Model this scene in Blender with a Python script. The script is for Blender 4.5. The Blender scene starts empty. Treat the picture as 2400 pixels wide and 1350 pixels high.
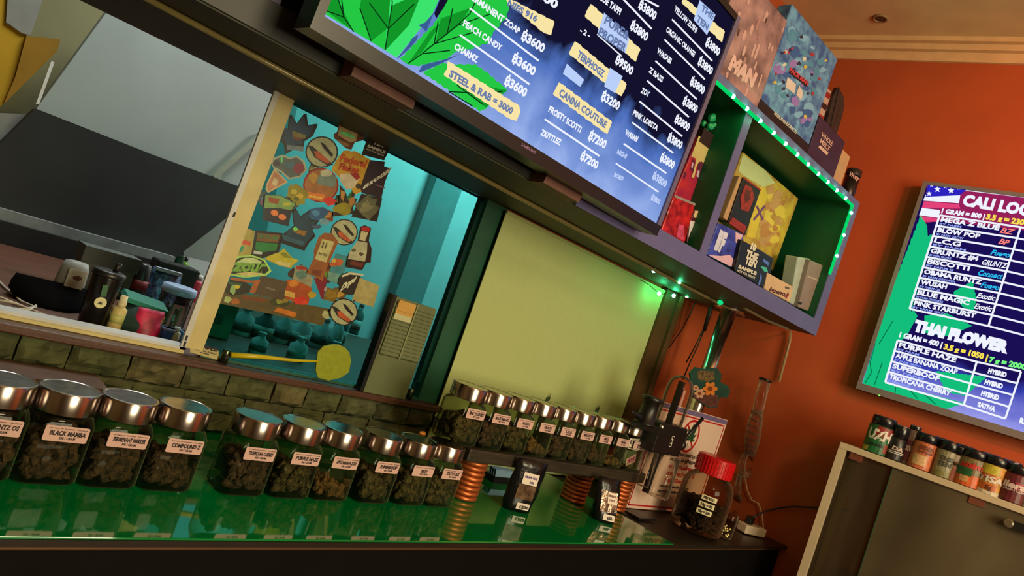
import bpy, bmesh, math, random
from mathutils import Vector as V, Matrix, noise
random.seed(7)
S = bpy.context.scene
COL = S.collection
PI = math.pi

# ------------------------------------------------------------------ camera
TH, FPX = math.radians(19.3), 1633.0
YAW, PITCH = math.atan(1670 / 1633.0), math.atan(64 / 1633.0)
CAM = V((0, 0, 1.5))
_f = V((math.cos(YAW), math.sin(YAW), 0))
_r = V((math.sin(YAW), -math.cos(YAW), 0))
FWD = math.cos(PITCH) * _f + V((0, 0, math.sin(PITCH)))
DN = -(V((0, 0, math.cos(PITCH))) - math.sin(PITCH) * _f)
cx_ = math.cos(TH) * _r - math.sin(TH) * DN
cy_ = -(math.sin(TH) * _r + math.cos(TH) * DN)
cam = bpy.data.objects.new('camera', bpy.data.cameras.new('camera'))
COL.objects.link(cam)
cam.data.sensor_width = 36
cam.data.lens = 36 * FPX / 2400
cam.data.clip_start = 0.02
m = Matrix((cx_, cy_, -FWD)).transposed().to_4x4()
m.translation = CAM
cam.matrix_world = m
S.camera = cam

# ------------------------------------------------------------------ view, world, large lamps
S.view_settings.view_transform = 'Standard'
S.view_settings.look = 'None'
S.view_settings.gamma = 1
S.view_settings.exposure = 0.0
S.view_settings.use_curve_mapping = False
S.cycles.max_bounces = 7
S.cycles.diffuse_bounces = 3
S.cycles.glossy_bounces = 4
S.cycles.transmission_bounces = 6
S.cycles.transparent_max_bounces = 16
S.cycles.caustics_reflective = False
S.cycles.caustics_refractive = False
S.cycles.sample_clamp_indirect = 3
w = bpy.data.worlds.new('world'); S.world = w; w.use_nodes = True
w.node_tree.nodes['Background'].inputs[0].default_value = (0.5, 0.45, 0.35, 1)
w.node_tree.nodes['Background'].inputs[1].default_value = 0.02

def lamp(name, kind, loc, to, power, color, size=0.5, size_y=None, spot=None):
    d = bpy.data.lights.new(name, kind); d.energy = power; d.color = color
    if kind == 'AREA':
        d.size = size
        if size_y: d.shape = 'RECTANGLE'; d.size_y = size_y
    else:
        d.shadow_soft_size = size
    if spot: d.spot_size = spot; d.spot_blend = 0.8
    o = bpy.data.objects.new(name, d); COL.objects.link(o); o.location = loc
    o.rotation_euler = (V(to) - V(loc)).to_track_quat('-Z', 'Y').to_euler()
    return o
lamp('shop_ceiling_fill', 'POINT', (0.9, -1.0, 2.6), (0, 0, 0), 40, (1.0, 0.84, 0.50), 0.15)  # unseen point lamp added to brighten the ceiling
lamp('blind_wall_fill', 'AREA', (1.15, -2.75, 2.0), (1.8, 1.6, 1.3), 112, (1.0, 0.88, 0.56), 1.5)  # big unseen area lamp added to light the blind and window wall
lamp('red_accent_lamp', 'SPOT', (1.3, -1.3, 2.9), (3.05, 0.05, 2.5), 150, (1.0, 0.16, 0.08), 0.1, spot=0.95)
lamp('back_room_fill', 'AREA', (0.7, 2.5, 3.1), (0.7, 2.6, 0), 24, (0.93, 1.0, 0.97), 0.7)  # overhead fill added so the back room is bright enough
lamp('back_room_wall_fill', 'AREA', (2.6, 2.5, 3.0), (2.9, 3.4, 1.6), 60, (0.95, 1.0, 1.0), 0.5)  # extra unseen fill for the pale wall behind the teal glass

# ------------------------------------------------------------------ pixel -> place
def ray(x, y):
    dx, dy = x - 1200, y - 675
    u = math.cos(TH) * dx + math.sin(TH) * dy
    v = -math.sin(TH) * dx + math.cos(TH) * dy
    return u * _r + v * DN + FPX * FWD
def on(pl, x, y, off=0.0):
    p0, n = pl
    d = ray(x, y)
    return CAM + d * (((p0 + n * off) - CAM).dot(n) / d.dot(n))
def pY(Y): return (V((0, Y, 0)), V((0, -1, 0)))
def pZ(z): return (V((0, 0, z)), V((0, 0, 1)))
def pX(X): return (V((X, 0, 0)), V((-1, 0, 0)))
YW = 1.62                      # plane of the window wall
ZC = 1.0                       # counter top
WALL = pY(YW); COUNTER = pZ(ZC)
_a = math.radians(97.1)
RWD = V((math.cos(_a), math.sin(_a), 0)); RWN = V((-math.sin(_a), math.cos(_a), 0))
RW = (V((2.9, 1.6, 0)), RWN)
_s = math.atan(-0.063)
SHD = V((math.cos(_s), math.sin(_s), 0)); SHN = V((math.sin(_s), -math.cos(_s), 0))
SHELF = (V((0, 1.257, 0)), SHN)
Zb0, Zb1, Zt0, Zt1 = 1.814, 1.871, 2.328, 2.355   # shelf boards
def rot(v, ax, t): return Matrix.Rotation(t, 3, ax) @ v
_u = V((0, 0, 1)); TVR = rot(V((1, 0, 0)), _u, -0.005); TVN = rot(V((0, -1, 0)), _u, -0.005)
TVU = rot(_u, TVR, 0.0447); TVN = rot(TVN, TVR, 0.0447)
TV1 = (V((0.9767, 1.0794, 2.1423)), TVN)
TV2 = (RW[0] + RWN * 0.06, RWN)
CAB = (RW[0] + RWN * 0.30, RWN)

def k_at(P): return (P - CAM).dot(FWD) / FPX          # metres per pixel there

# ------------------------------------------------------------------ materials
def lin(c):
    r = []
    for x in c[:3]:
        x = x / 255.0
        r.append(x / 12.92 if x <= 0.04045 else ((x + 0.055) / 1.055) ** 2.4)
    return (*r, 1)
MATS = {}
def M(name, rgb, rough=0.5, metal=0.0, var=0.12, scale=18, bump=0.0, spec=0.5, coat=0.0, rgb2=None, bscale=None, stretch=None):
    if name in MATS: return MATS[name]
    mt = bpy.data.materials.new(name); mt.use_nodes = True; MATS[name] = mt
    nt = mt.node_tree; N = nt.nodes; b = N['Principled BSDF']
    c = lin(rgb); c2 = lin(rgb2) if rgb2 else tuple(min(1, x * (1 - var)) for x in c[:3]) + (1,)
    tc = N.new('ShaderNodeTexCoord'); no = N.new('ShaderNodeTexNoise')
    no.inputs['Scale'].default_value = scale; no.inputs['Detail'].default_value = 3
    src = tc.outputs['Object']
    if stretch:
        mp = N.new('ShaderNodeMapping'); mp.inputs['Scale'].default_value = stretch
        nt.links.new(src, mp.inputs[0]); src = mp.outputs[0]
    nt.links.new(src, no.inputs['Vector'])
    rp = N.new('ShaderNodeValToRGB')
    rp.color_ramp.elements[0].position = 0.35; rp.color_ramp.elements[0].color = c2
    rp.color_ramp.elements[1].position = 0.65; rp.color_ramp.elements[1].color = c
    nt.links.new(no.outputs['Fac'], rp.inputs[0]); nt.links.new(rp.outputs[0], b.inputs['Base Color'])
    b.inputs['Roughness'].default_value = rough; b.inputs['Metallic'].default_value = metal
    b.inputs['Specular IOR Level'].default_value = spec
    b.inputs['Coat Weight'].default_value = coat
    if bump:
        bp = N.new('ShaderNodeBump'); bp.inputs['Strength'].default_value = bump; bp.inputs['Distance'].default_value = 0.01
        n2 = no
        if bscale:
            n2 = N.new('ShaderNodeTexNoise'); n2.inputs['Scale'].default_value = bscale; nt.links.new(src, n2.inputs['Vector'])
        nt.links.new(n2.outputs['Fac'], bp.inputs['Height']); nt.links.new(bp.outputs[0], b.inputs['Normal'])
    return mt
def E_(name, rgb, k=1.0):
    if name in MATS: return MATS[name]
    mt = bpy.data.materials.new(name); mt.use_nodes = True; MATS[name] = mt
    nt = mt.node_tree; nt.nodes.clear()
    o = nt.nodes.new('ShaderNodeOutputMaterial'); e = nt.nodes.new('ShaderNodeEmission')
    e.inputs[0].default_value = lin(rgb); e.inputs[1].default_value = k
    nt.links.new(e.outputs[0], o.inputs[0]); return mt
def GL(name, tint, refl=1.0, rough=0.02, dark=None, edge=None):
    """thin clear pane or vessel wall: tinted see-through with a mirror coat that grows towards the edges"""
    if name in MATS: return MATS[name]
    mt = bpy.data.materials.new(name); mt.use_nodes = True; MATS[name] = mt
    nt = mt.node_tree; nt.nodes.clear(); N = nt.nodes
    o = N.new('ShaderNodeOutputMaterial'); mx = N.new('ShaderNodeMixShader')
    t = N.new('ShaderNodeBsdfTransparent'); g = N.new('ShaderNodeBsdfGlossy'); lw = N.new('ShaderNodeLayerWeight')
    g.inputs['Roughness'].default_value = rough
    lw.inputs[0].default_value = 0.2
    mm = N.new('ShaderNodeMath'); mm.operation = 'MULTIPLY'; mm.inputs[1].default_value = refl; mm.use_clamp = True
    nt.links.new(lw.outputs['Fresnel'], mm.inputs[0])
    nt.links.new(mm.outputs[0], mx.inputs[0]); nt.links.new(t.outputs[0], mx.inputs[1]); nt.links.new(g.outputs[0], mx.inputs[2])
    if dark:
        mc = N.new('ShaderNodeMix'); mc.data_type = 'RGBA'
        mc.inputs[6].default_value = lin(tint); mc.inputs[7].default_value = lin(dark)
        nt.links.new(lw.outputs['Facing'], mc.inputs[0]); nt.links.new(mc.outputs[2], t.inputs[0])
    else:
        t.inputs[0].default_value = lin(tint)
    fin = mx.outputs[0]
    if edge:                     # thick rim of the vessel wall seen edge-on scatters a little light
        df = N.new('ShaderNodeBsdfDiffuse'); df.inputs[0].default_value = lin(edge[0]); pw = N.new('ShaderNodeMath'); pw.operation = 'POWER'; pw.inputs[1].default_value = edge[2] if len(edge) > 2 else 2.2
        ml = N.new('ShaderNodeMath'); ml.operation = 'MULTIPLY'; ml.inputs[1].default_value = edge[1]; nt.links.new(lw.outputs['Facing'], pw.inputs[0]); nt.links.new(pw.outputs[0], ml.inputs[0])
        m2 = N.new('ShaderNodeMixShader'); nt.links.new(ml.outputs[0], m2.inputs[0]); nt.links.new(fin, m2.inputs[1]); nt.links.new(df.outputs[0], m2.inputs[2]); fin = m2.outputs[0]
    nt.links.new(fin, o.inputs[0]); return mt

# ------------------------------------------------------------------ mesh building
ORG = {}
_tc = {}
def glyphs(s, bold=0.02, shear=0.0):
    k = (s, bold, shear)
    if k in _tc: return _tc[k]
    c = bpy.data.curves.new('t', 'FONT'); c.body = s; c.size = 1; c.offset = bold; c.shear = shear; c.resolution_u = 2
    o = bpy.data.objects.new('t', c)
    me = bpy.data.meshes.new_from_object(o)
    vs = [tuple(v.co) for v in me.vertices]; fs = [tuple(p.vertices) for p in me.polygons]
    bpy.data.objects.remove(o); bpy.data.curves.remove(c); bpy.data.meshes.remove(me)
    x0 = min(v[0] for v in vs); x1 = max(v[0] for v in vs)
    vs = [((v[0] - x0) / (x1 - x0), v[1] / 0.73) for v in vs]
    _tc[k] = (vs, fs); return _tc[k]

class B:
    def __init__(s): s.v = []; s.f = []; s.mi = []; s.k = 0
    def mat(s, k): s.k = k; return s
    def add(s, vs, fs):
        n = len(s.v); s.v += [V(p) for p in vs]
        for f in fs: s.f.append(tuple(i + n for i in f)); s.mi.append(s.k)
        return s
    def box(s, x0, x1, y0, y1, z0, z1):
        return s.add([(x0, y0, z0), (x1, y0, z0), (x1, y1, z0), (x0, y1, z0), (x0, y0, z1), (x1, y0, z1), (x1, y1, z1), (x0, y1, z1)],
                     [(3, 2, 1, 0), (4, 5, 6, 7), (0, 1, 5, 4), (1, 2, 6, 5), (2, 3, 7, 6), (3, 0, 4, 7)])
    def ob(s, o, a, b, c):
        o, a, b, c = V(o), V(a), V(b), V(c)
        return s.add([o, o + a, o + a + b, o + b, o + c, o + a + c, o + a + b + c, o + b + c],
                     [(3, 2, 1, 0), (4, 5, 6, 7), (0, 1, 5, 4), (1, 2, 6, 5), (2, 3, 7, 6), (3, 0, 4, 7)])
    def poly(s, pts): return s.add(pts, [tuple(range(len(pts)))])
    def prism(s, pts, t):
        n = len(pts); t = V(t); P = [V(p) for p in pts]
        fs = [tuple(range(n))[::-1], tuple(range(n, 2 * n))]
        fs += [(i, (i + 1) % n, (i + 1) % n + n, i + n) for i in range(n)]
        return s.add(P + [p + t for p in P], fs)
    def lathe(s, prof, o, seg=20, ax=None, capb=True, capt=True):
        o = V(o); q = (V((0, 0, 1)).rotation_difference(V(ax)) if ax is not None else None)
        vs = []
        for r, z in prof:
            for i in range(seg):
                p = V((r * math.cos(2 * PI * i / seg), r * math.sin(2 * PI * i / seg), z))
                vs.append(o + (q @ p if q else p))
        fs = []
        for j in range(len(prof) - 1):
            for i in range(seg):
                a, b = j * seg + i, j * seg + (i + 1) % seg
                fs.append((a, b, b + seg, a + seg))
        if capb: fs.append(tuple(range(seg))[::-1])
        if capt: fs.append(tuple(range((len(prof) - 1) * seg, len(prof) * seg)))
        return s.add(vs, fs)
    def rbox(s, prof, o, hx, hy, rr, n=4, capb=True, capt=True):
        """rounded-square lathe: prof of (scale, z, roundness 0..1)"""
        o = V(o); vs = []; cnt = 4 * (n + 1)
        for sc, z, rd in prof:
            r = rr + (min(hx, hy) - rr) * rd
            for qd, (sx, sy) in enumerate(((1, 1), (-1, 1), (-1, -1), (1, -1))):
                for i in range(n + 1):
                    a = PI / 2 * qd + PI / 2 * i / n
                    vs.append(o + V((sc * (sx * (hx - r) + r * math.cos(a)), sc * (sy * (hy - r) + r * math.sin(a)), z)))
        fs = []
        for j in range(len(prof) - 1):
            for i in range(cnt):
                a, b = j * cnt + i, j * cnt + (i + 1) % cnt
                fs.append((a, b, b + cnt, a + cnt))
        if capb: fs.append(tuple(range(cnt))[::-1])
        if capt: fs.append(tuple(range((len(prof) - 1) * cnt, len(prof) * cnt)))
        return s.add(vs, fs)
    def tube(s, path, r, seg=8):
        P = [V(p) for p in path]; vs = []; up = V((0.3, 0.2, 1))
        for i, p in enumerate(P):
            t = (P[min(i + 1, len(P) - 1)] - P[max(i - 1, 0)]).normalized()
            a = t.cross(up)
            if a.length < 1e-3: a = t.cross(V((1, 0, 0)))
            a.normalize(); b = t.cross(a); up = -b if False else up
            rr = r[i] if isinstance(r, (list, tuple)) else r
            for k in range(seg):
                vs.append(p + rr * (math.cos(2 * PI * k / seg) * a + math.sin(2 * PI * k / seg) * b))
        fs = [(j * seg + i, j * seg + (i + 1) % seg, (j + 1) * seg + (i + 1) % seg, (j + 1) * seg + i) for j in range(len(P) - 1) for i in range(seg)]
        fs += [tuple(range(seg))[::-1], tuple(range((len(P) - 1) * seg, len(P) * seg))]
        return s.add(vs, fs)
    def ell(s, c, rx, ry, rz, seg=10, rings=6):
        prof = [(max(1e-4, math.sin(PI * j / rings)), -math.cos(PI * j / rings)) for j in range(rings + 1)]
        c = V(c); vs = []
        for r, z in prof:
            for i in range(seg): vs.append(c + V((rx * r * math.cos(2 * PI * i / seg), ry * r * math.sin(2 * PI * i / seg), rz * z)))
        fs = [(j * seg + i, j * seg + (i + 1) % seg, (j + 1) * seg + (i + 1) % seg, (j + 1) * seg + i) for j in range(rings) for i in range(seg)]
        return s.add(vs, fs)
    def torus(s, c, R, r, seg=24, s2=8, ax=None):
        c = V(c); q = (V((0, 0, 1)).rotation_difference(V(ax)) if ax is not None else None); vs = []
        for i in range(seg):
            a = 2 * PI * i / seg
            for k in range(s2):
                b = 2 * PI * k / s2
                p = V(((R + r * math.cos(b)) * math.cos(a), (R + r * math.cos(b)) * math.sin(a), r * math.sin(b)))
                vs.append(c + (q @ p if q else p))
        fs = [(i * s2 + k, ((i + 1) % seg) * s2 + k, ((i + 1) % seg) * s2 + (k + 1) % s2, i * s2 + (k + 1) % s2) for i in range(seg) for k in range(s2)]
        return s.add(vs, fs)
    def text(s, st, A, Bp, up, bold=0.02, shear=0.0, off=V((0, 0, 0))):
        vs, fs = glyphs(st, bold, shear); A, Bp, up = V(A), V(Bp), V(up)
        return s.add([A + (Bp - A) * x + up * y + off for x, y in vs], fs)
    def build(s, name, mats, parent=None, smooth=False, label=None, kind=None):
        me = bpy.data.meshes.new(name)
        if not isinstance(mats, (list, tuple)): mats = [mats]
        o = bpy.data.objects.new(name, me)
        if parent is not None:
            org = ORG[parent.name]; o.parent = parent
        else:
            lo = V([min(p[i] for p in s.v) for i in range(3)]); hi = V([max(p[i] for p in s.v) for i in range(3)])
            org = V(((lo.x + hi.x) / 2, (lo.y + hi.y) / 2, lo.z)); o.location = org
        me.from_pydata([p - org for p in s.v], [], s.f)
        for mt in mats: me.materials.append(mt)
        if len(mats) > 1: me.polygons.foreach_set('material_index', s.mi)
        if smooth:
            me.polygons.foreach_set('use_smooth', [len(f) <= 4 for f in s.f])
        me.update()
        COL.objects.link(o); ORG[o.name] = org
        if label: o['label'] = label
        if kind: o['kind'] = kind
        return o
def thing(name, label, cat, loc, group=None):
    o = bpy.data.objects.new(name, None); COL.objects.link(o); o.location = loc; o.empty_display_size = 0.03
    ORG[o.name] = V(loc); o['label'] = label; o['category'] = cat
    if group: o['group'] = group
    return o
def tag(o, label, cat, group=None):
    o['label'] = label; o['category'] = cat
    if group: o['group'] = group
    return o
def struct(o): o['kind'] = 'structure'; return o
def bevel(o, wd=0.003, seg=2):
    md = o.modifiers.new('bevel', 'BEVEL'); md.width = wd; md.segments = seg; md.limit_method = 'ANGLE'; return o

def ellp(c, rx, ry, n=20, a0=0.0):
    ca, sa = math.cos(a0), math.sin(a0)
    return [(c[0] + rx * math.cos(2 * PI * i / n) * ca - ry * math.sin(2 * PI * i / n) * sa,
             c[1] + rx * math.cos(2 * PI * i / n) * sa + ry * math.sin(2 * PI * i / n) * ca) for i in range(n)]
def blob(c, rx, ry, n=14, j=0.25, a0=0.0):
    return [(c[0] + (p[0] - c[0]) * (1 + random.uniform(-j, j)), c[1] + (p[1] - c[1]) * (1 + random.uniform(-j, j))) for p in ellp(c, rx, ry, n, a0)]
def serr(pts, amp=4, step=14):
    out = []
    for i in range(len(pts)):
        a, b = V(pts[i]), V(pts[(i + 1) % len(pts)]); d = b - a; n = max(1, int(d.length / step)); t = V((d.y, -d.x)).normalized() if d.length > 0 else V((0, 0))
        for k in range(n):
            out.append(tuple(a + d * (k / n))); 
            if n > 1: out.append(tuple(a + d * ((k + 0.75) / n) + t * amp))
    return out
def Z(o, sc):                       # zoomed-crop coordinates -> photograph coordinates
    return lambda *q: [(o[0] + a / sc, o[1] + b / sc) for a, b in q]
def ptx(b, pl, st, a, c, h, off=0.001, bold=0.02, shear=0.0, up=None):
    """lettering lying on a plane: baseline from pixel a to pixel c, cap height h pixels"""
    A, C = on(pl, *a, off), on(pl, *c, off)
    U = up if up is not None else V((0, 0, 1))
    d = A - CAM; k = d.dot(FWD) / FPX
    b.text(st, A, C, U * h * k, bold, shear)
def ppoly(b, pl, pts, off=0.001): b.poly([on(pl, *p, off) for p in pts])
def pline(b, pl, a, c, wpx, off=0.001):
    a, c = V(a), V(c); t = c - a; n = V((-t.y, t.x)).normalized() * wpx / 2
    ppoly(b, pl, [tuple(a + n), tuple(c + n), tuple(c - n), tuple(a - n)], off)

# ================================================================== SETTING
m_floor = M('floor_tile', (110, 92, 74), 0.35)
m_ceil = M('ceiling_plaster', (226, 190, 142), 0.8, scale=6)
m_orange = M('orange_wall_paint', (178, 78, 32), 0.75, var=0.10, scale=5, bump=0.03, bscale=120)
m_plain = M('plain_wall_paint', (150, 130, 92), 0.8)
m_grout = M('wall_mortar', (40, 42, 28), 0.9)
m_olive = M('back_room_paint', (132, 126, 88), 0.85, scale=3)
m_pale = M('back_room_white', (205, 212, 205), 0.8, scale=4)
def rwx(y): return 2.9 - (y - 1.6) * 0.1246
XL, YF, CH = -2.2, -3.0, 3.172
struct(B().prism([(XL, YF, -0.05), (rwx(YF), YF, -0.05), (rwx(YW), YW, -0.05), (XL, YW, -0.05)], (0, 0, 0.05)).build('floor', m_floor))
struct(B().prism([(XL, YF, CH), (rwx(YF), YF, CH), (rwx(YW), YW, CH), (XL, YW, CH)], (0, 0, 0.05)).build('ceiling', m_ceil))
struct(B().prism([(rwx(YF), YF, 0), (rwx(YF) + .1, YF, 0), (rwx(YW + .15) + .1, YW + .15, 0), (rwx(YW), YW, 0)], (0, 0, CH)).build('wall_right', m_orange))
struct(B().box(XL - .1, XL, YF, YW, 0, CH).build('wall_left', m_plain))
struct(B().box(XL - .1, rwx(YF) + .1, YF - .1, YF, 0, CH).build('wall_front', m_plain))
cor = B()
for o0, o1, z0, z1 in ((0.0, 0.012, CH - 0.085, CH - 0.045), (0.0, 0.035, CH - 0.045, CH - 0.02), (0.0, 0.06, CH - 0.02, CH)):
    cor.prism([V((rwx(YF), YF, z0)) + RWN * o0, V((rwx(YW), YW, z0)) + RWN * o0, V((rwx(YW), YW, z0)) + RWN * o1, V((rwx(YF), YF, z0)) + RWN * o1], (0, 0, z1 - z0))
struct(cor.build('trim_1', M('cornice_plaster', (220, 178, 128), 0.8)))
# window wall: solid pieces round the openings
WX0, WX1, WZ0, WZ1 = -1.0, 1.4335, 1.170, 1.816
wb = struct(B().box(XL, WX1, YW, YW + .07, 0, WZ0 - .018).box(XL, WX0, YW, YW + .07, WZ0 - .018, WZ1).box(XL, WX1, YW, YW + .07, WZ1, CH).build('wall_back', m_grout))
struct(B().box(WX1, 2.95, YW, YW + .07, 0, CH).build('wall_back_orange', m_orange))
wb.name = 'wall_back'
m_st = [M('ledge_stone_a', (98, 100, 66), 0.9, var=0.45, scale=22, bump=0.5), M('ledge_stone_b', (92, 96, 58), 0.9, var=0.4, scale=30, bump=0.5),
        M('ledge_stone_c', (112, 104, 66), 0.9, var=0.45, scale=25, bump=0.5)]
def stone(x0, x1, z0, z1, dep):
    nx, nz = max(3, int((x1 - x0) / 0.012)), 5; vs = []; fs = []
    sd = random.uniform(0, 50)
    for j in range(nz + 1):
        for i in range(nx + 1):
            x = x0 + (x1 - x0) * i / nx; z = z0 + (z1 - z0) * j / nz
            e = 1 if 0 < i < nx and 0 < j < nz else 0
            y = YW - dep * (0.55 + 0.45 * e) - 0.022 * e * noise.noise(V((x * 28 + sd, z * 34, sd))) - 0.006 * e * noise.noise(V((x * 90, z * 110, sd)))
            jx = 0.003 * noise.noise(V((x * 60, z * 60, sd + 9)))
            vs.append((x + jx, y, z + jx))
    k = (nx + 1)
    fs = [(j * k + i, j * k + i + 1, (j + 1) * k + i + 1, (j + 1) * k + i) for j in range(nz) for i in range(nx)]
    n = len(vs)
    rim = [i for i in range(nx + 1)] + [j * k + nx for j in range(1, nz + 1)] + [nz * k + i for i in range(nx - 1, -1, -1)] + [j * k for j in range(nz - 1, 0, -1)]
    vs += [(vs[i][0], YW, vs[i][2]) for i in rim]
    fs += [(rim[(a + 1) % len(rim)], rim[a], n + a, n + (a + 1) % len(rim)) for a in range(len(rim))]
    return vs, fs
z = 1.003
for hgt in (0.046, 0.044, 0.056):
    x = -0.35 + random.uniform(-.05, 0)
    while x < 1.42:
        L = random.uniform(0.08, 0.16); x1 = min(x + L, 1.428)
        if x1 - x > 0.02:
            vs, fs = stone(x + .0015, x1 - .0015, z + .0015, z + hgt - .0015, random.uniform(0.014, 0.034))
            B().add(vs, fs).build('stone', random.choice(m_st), wb)
        x = x1
    z += hgt
# sill
m_wood = M('sill_wood', (84, 46, 26), 0.5, var=0.4, scale=8, stretch=(1, 20, 20), bump=0.1)
struct(bevel(B().box(WX0, 1.437, 1.578, YW + .07, 1.152, 1.170).build('trim_2', m_wood)))
# window 1: open hatch with white metal frame
m_wf = M('white_aluminium', (205, 205, 200), 0.4); m_cream = M('cream_aluminium', (206, 190, 128), 0.45)
w1 = struct(B().box(0.6555, 0.695, YW - .002, YW + .018, 1.186, 1.815).box(WX0, 0.6555, YW + .0, YW + .05, 1.1705, 1.180).build('window_1', m_cream))
B().box(0.6425, 0.6555, YW - .004, YW + .004, 1.180, 1.815).build('inner_bead', m_wf, w1, label='thin white bead round the opening')
B().box(WX0, 0.6555, YW - .004, YW + .05, 1.180, 1.186).build('inner_bead', m_wf, w1, label='thin white bead along the bottom')
bk = B().mat(0)
for q in ((549, 503), (437, 792), (433, 806)):
    c = on(pY(YW - .005), *q); bk.box(c.x - .002, c.x + .002, c.y - .0015, c.y, c.z - .006, c.z + .006)
bk.build('drain_slot', M('slot_dark', (20, 18, 14), 0.6), w1)
# window 2: fixed teal tinted glass
YG = YW + 0.02; GLASS = pY(YG)
m_teal = GL('teal_tinted_glass', (146, 214, 214), 0.5, 0.01)
m_tf = M('teal_frame', (34, 84, 62), 0.4)
w2 = struct(B().box(1.364, 1.4525, YW - .001, YW + .05, 1.1705, 1.815).box(0.695, 1.364, YW + .0, YW + .045, 1.1705, 1.176).build('window_2', m_tf))
B().box(0.695, 1.364, YG, YG + .005, 1.176, 1.815).build('pane', m_teal, w2, label='teal tinted glass pane')
B().box(1.350, 1.364, YW + .012, YW + .032, 1.22, 1.80).build('pane_edge', M('teal_glass_edge', (10, 52, 46), 0.2), w2)
# roller blind, post
tag(B().box(1.4335, 2.387, 1.6, 1.603, 1.001, 1.806).box(1.4335, 2.387, 1.596, 1.606, 1.797, 1.806).build('roller_blind',
    M('blind_fabric', (184, 194, 128), 0.85, var=0.08, scale=90, stretch=(6, 1, .3), bump=0.08)), 'pale yellow-green roller blind hanging beside the teal window', 'blind')
struct(B().box(2.387, 2.506, 1.588, YW, 1.0, 1.814).box(2.47, 2.506, 1.575, 1.59, 1.0, 1.814).build('trim_3', M('brown_post', (84, 58, 22), 0.6, scale=10)))
# back room shell
struct(B().box(-3.2, 4.2, 3.4, 3.5, 0, 3.2).build('wall_back_room_far', m_pale))
struct(B().box(-3.3, -3.2, YW + .07, 3.5, 0, 3.2).build('wall_back_room_left', m_olive))
struct(B().box(4.2, 4.3, YW + .07, 3.5, 0, 3.2).build('wall_back_room_right', m_pale))
struct(B().box(-3.3, 4.3, YW + .07, 3.5, 3.172, 3.25).build('ceiling_back_room', m_pale))
struct(B().box(-3.3, 4.3, YW + .07, 3.5, -.05, 0).build('floor_back_room', m_floor))
struct(B().box(*[f(on(pY(3.32), *q).x for q in ((1030, 400), (1090, 425))) for f in (min, max)], 3.32, 3.4, 0, 3.17).build('trim_4', M('pilaster_grey', (120, 140, 135), 0.8)))

# ------------------------------------------------------------------ service counter
m_black = M('black_laminate', (11, 8, 8), 0.6, var=0.3, spec=0.12); m_dkwood = M('dark_wood', (34, 23, 17), 0.4, var=0.4, scale=12, stretch=(1, 12, 12))
ct = thing('service_counter', 'long black counter with a green glass top along the stone wall', 'counter', (0.4, 1.3, 0))
xe = rwx(1.047) - .004
B().prism([(XL + .02, 1.06, 0), (xe - .03, 1.06, 0), (rwx(1.6) - .012, 1.6, 0), (XL + .02, 1.6, 0)], (0, 0, 0.984)).build('body', m_black, ct)
B().prism([(XL + .02, 1.047, 0.984), (xe, 1.047, 0.984), (rwx(1.618) - .004, 1.618, 0.984), (XL + .02, 1.618, 0.984)], (0, 0, 0.012)).build('worktop', m_dkwood, ct, label='dark wood worktop')
mg = M('green_glass_top', (2, 128, 60), 0.05, var=0.2, scale=3, spec=0.5, coat=0.6)  # green base colour under a glossy coat
mg.node_tree.nodes['Principled BSDF'].inputs['IOR'].default_value = 1.75
gx = 2.06
bevel(B().box(XL + .03, gx, 1.05, 1.6175, 0.996, 1.0).build('glass_top', mg, ct, label='green glass sheet'), 0.0012)
B().box(XL + .03, xe - .01, 1.0455, 1.049, 0.9835, 0.9865).build('edge_trim', M('edge_strip', (96, 66, 44), 0.4), ct)

# ------------------------------------------------------------------ overhead shelf unit
def sh(s, d, z): return V((0, 1.257, 0)) + SHD * s - SHN * d + V((0, 0, z - 0))     # along, depth behind front, height
def shbox(b, s0, s1, d0, d1, z0, z1): return b.ob(sh(s0, d0, z0), SHD * (s1 - s0), -SHN * (d1 - d0), V((0, 0, z1 - z0)))
m_sh = M('screen_lit_lavender', (98, 94, 146), 0.5, var=0.1); m_shd = M('olive_underside', (66, 60, 38), 0.6); m_shk = M('black_board', (16, 13, 15), 0.5)  # m_sh: violet light of the wall screen put into the board colour
m_shin = M('shelf_led_green', (10, 84, 48), 0.5)  # inside faces coloured green in place of LED spill
su = thing('overhead_shelf_unit', 'long overhead shelf unit of open compartments above the counter', 'shelf', (0.8, 1.3, Zb0))
SL, SR = -1.6, 2.672
def so(x): return (x) / SHD.x
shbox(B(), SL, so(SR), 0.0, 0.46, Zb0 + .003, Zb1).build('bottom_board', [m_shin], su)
shbox(B(), so(1.262), so(SR), -.003, 0.0, Zb0, Zb1).build('edge_strip', m_sh, su, label='front edge tinted with violet screen light')
shbox(B(), SL, so(SR), -.003, 0.0, Zt0, Zt1).build('edge_strip', m_sh, su, label='front edge tinted with violet screen light')
shbox(B(), so(2.62), so(SR), -.003, 0.0, Zb1, Zt0).build('edge_strip', m_sh, su, label='front edge tinted with violet screen light')
shbox(B(), so(2.672), so(2.675), -.003, 0.36, Zb0, Zt1).build('end_skin', m_sh, su)
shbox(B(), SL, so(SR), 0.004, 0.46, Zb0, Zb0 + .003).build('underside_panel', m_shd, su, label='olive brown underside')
shbox(B(), SL, so(1.262), -0.004, 0.0, Zb0 + .003, Zb1 + .004).build('front_strip', m_shk, su, label='black front strip')
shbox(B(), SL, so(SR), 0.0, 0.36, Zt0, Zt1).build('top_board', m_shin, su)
shbox(B(), SL, so(SR), 0.34, 0.36, Zb1, Zt0).build('back_panel', m_shin, su)
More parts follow.
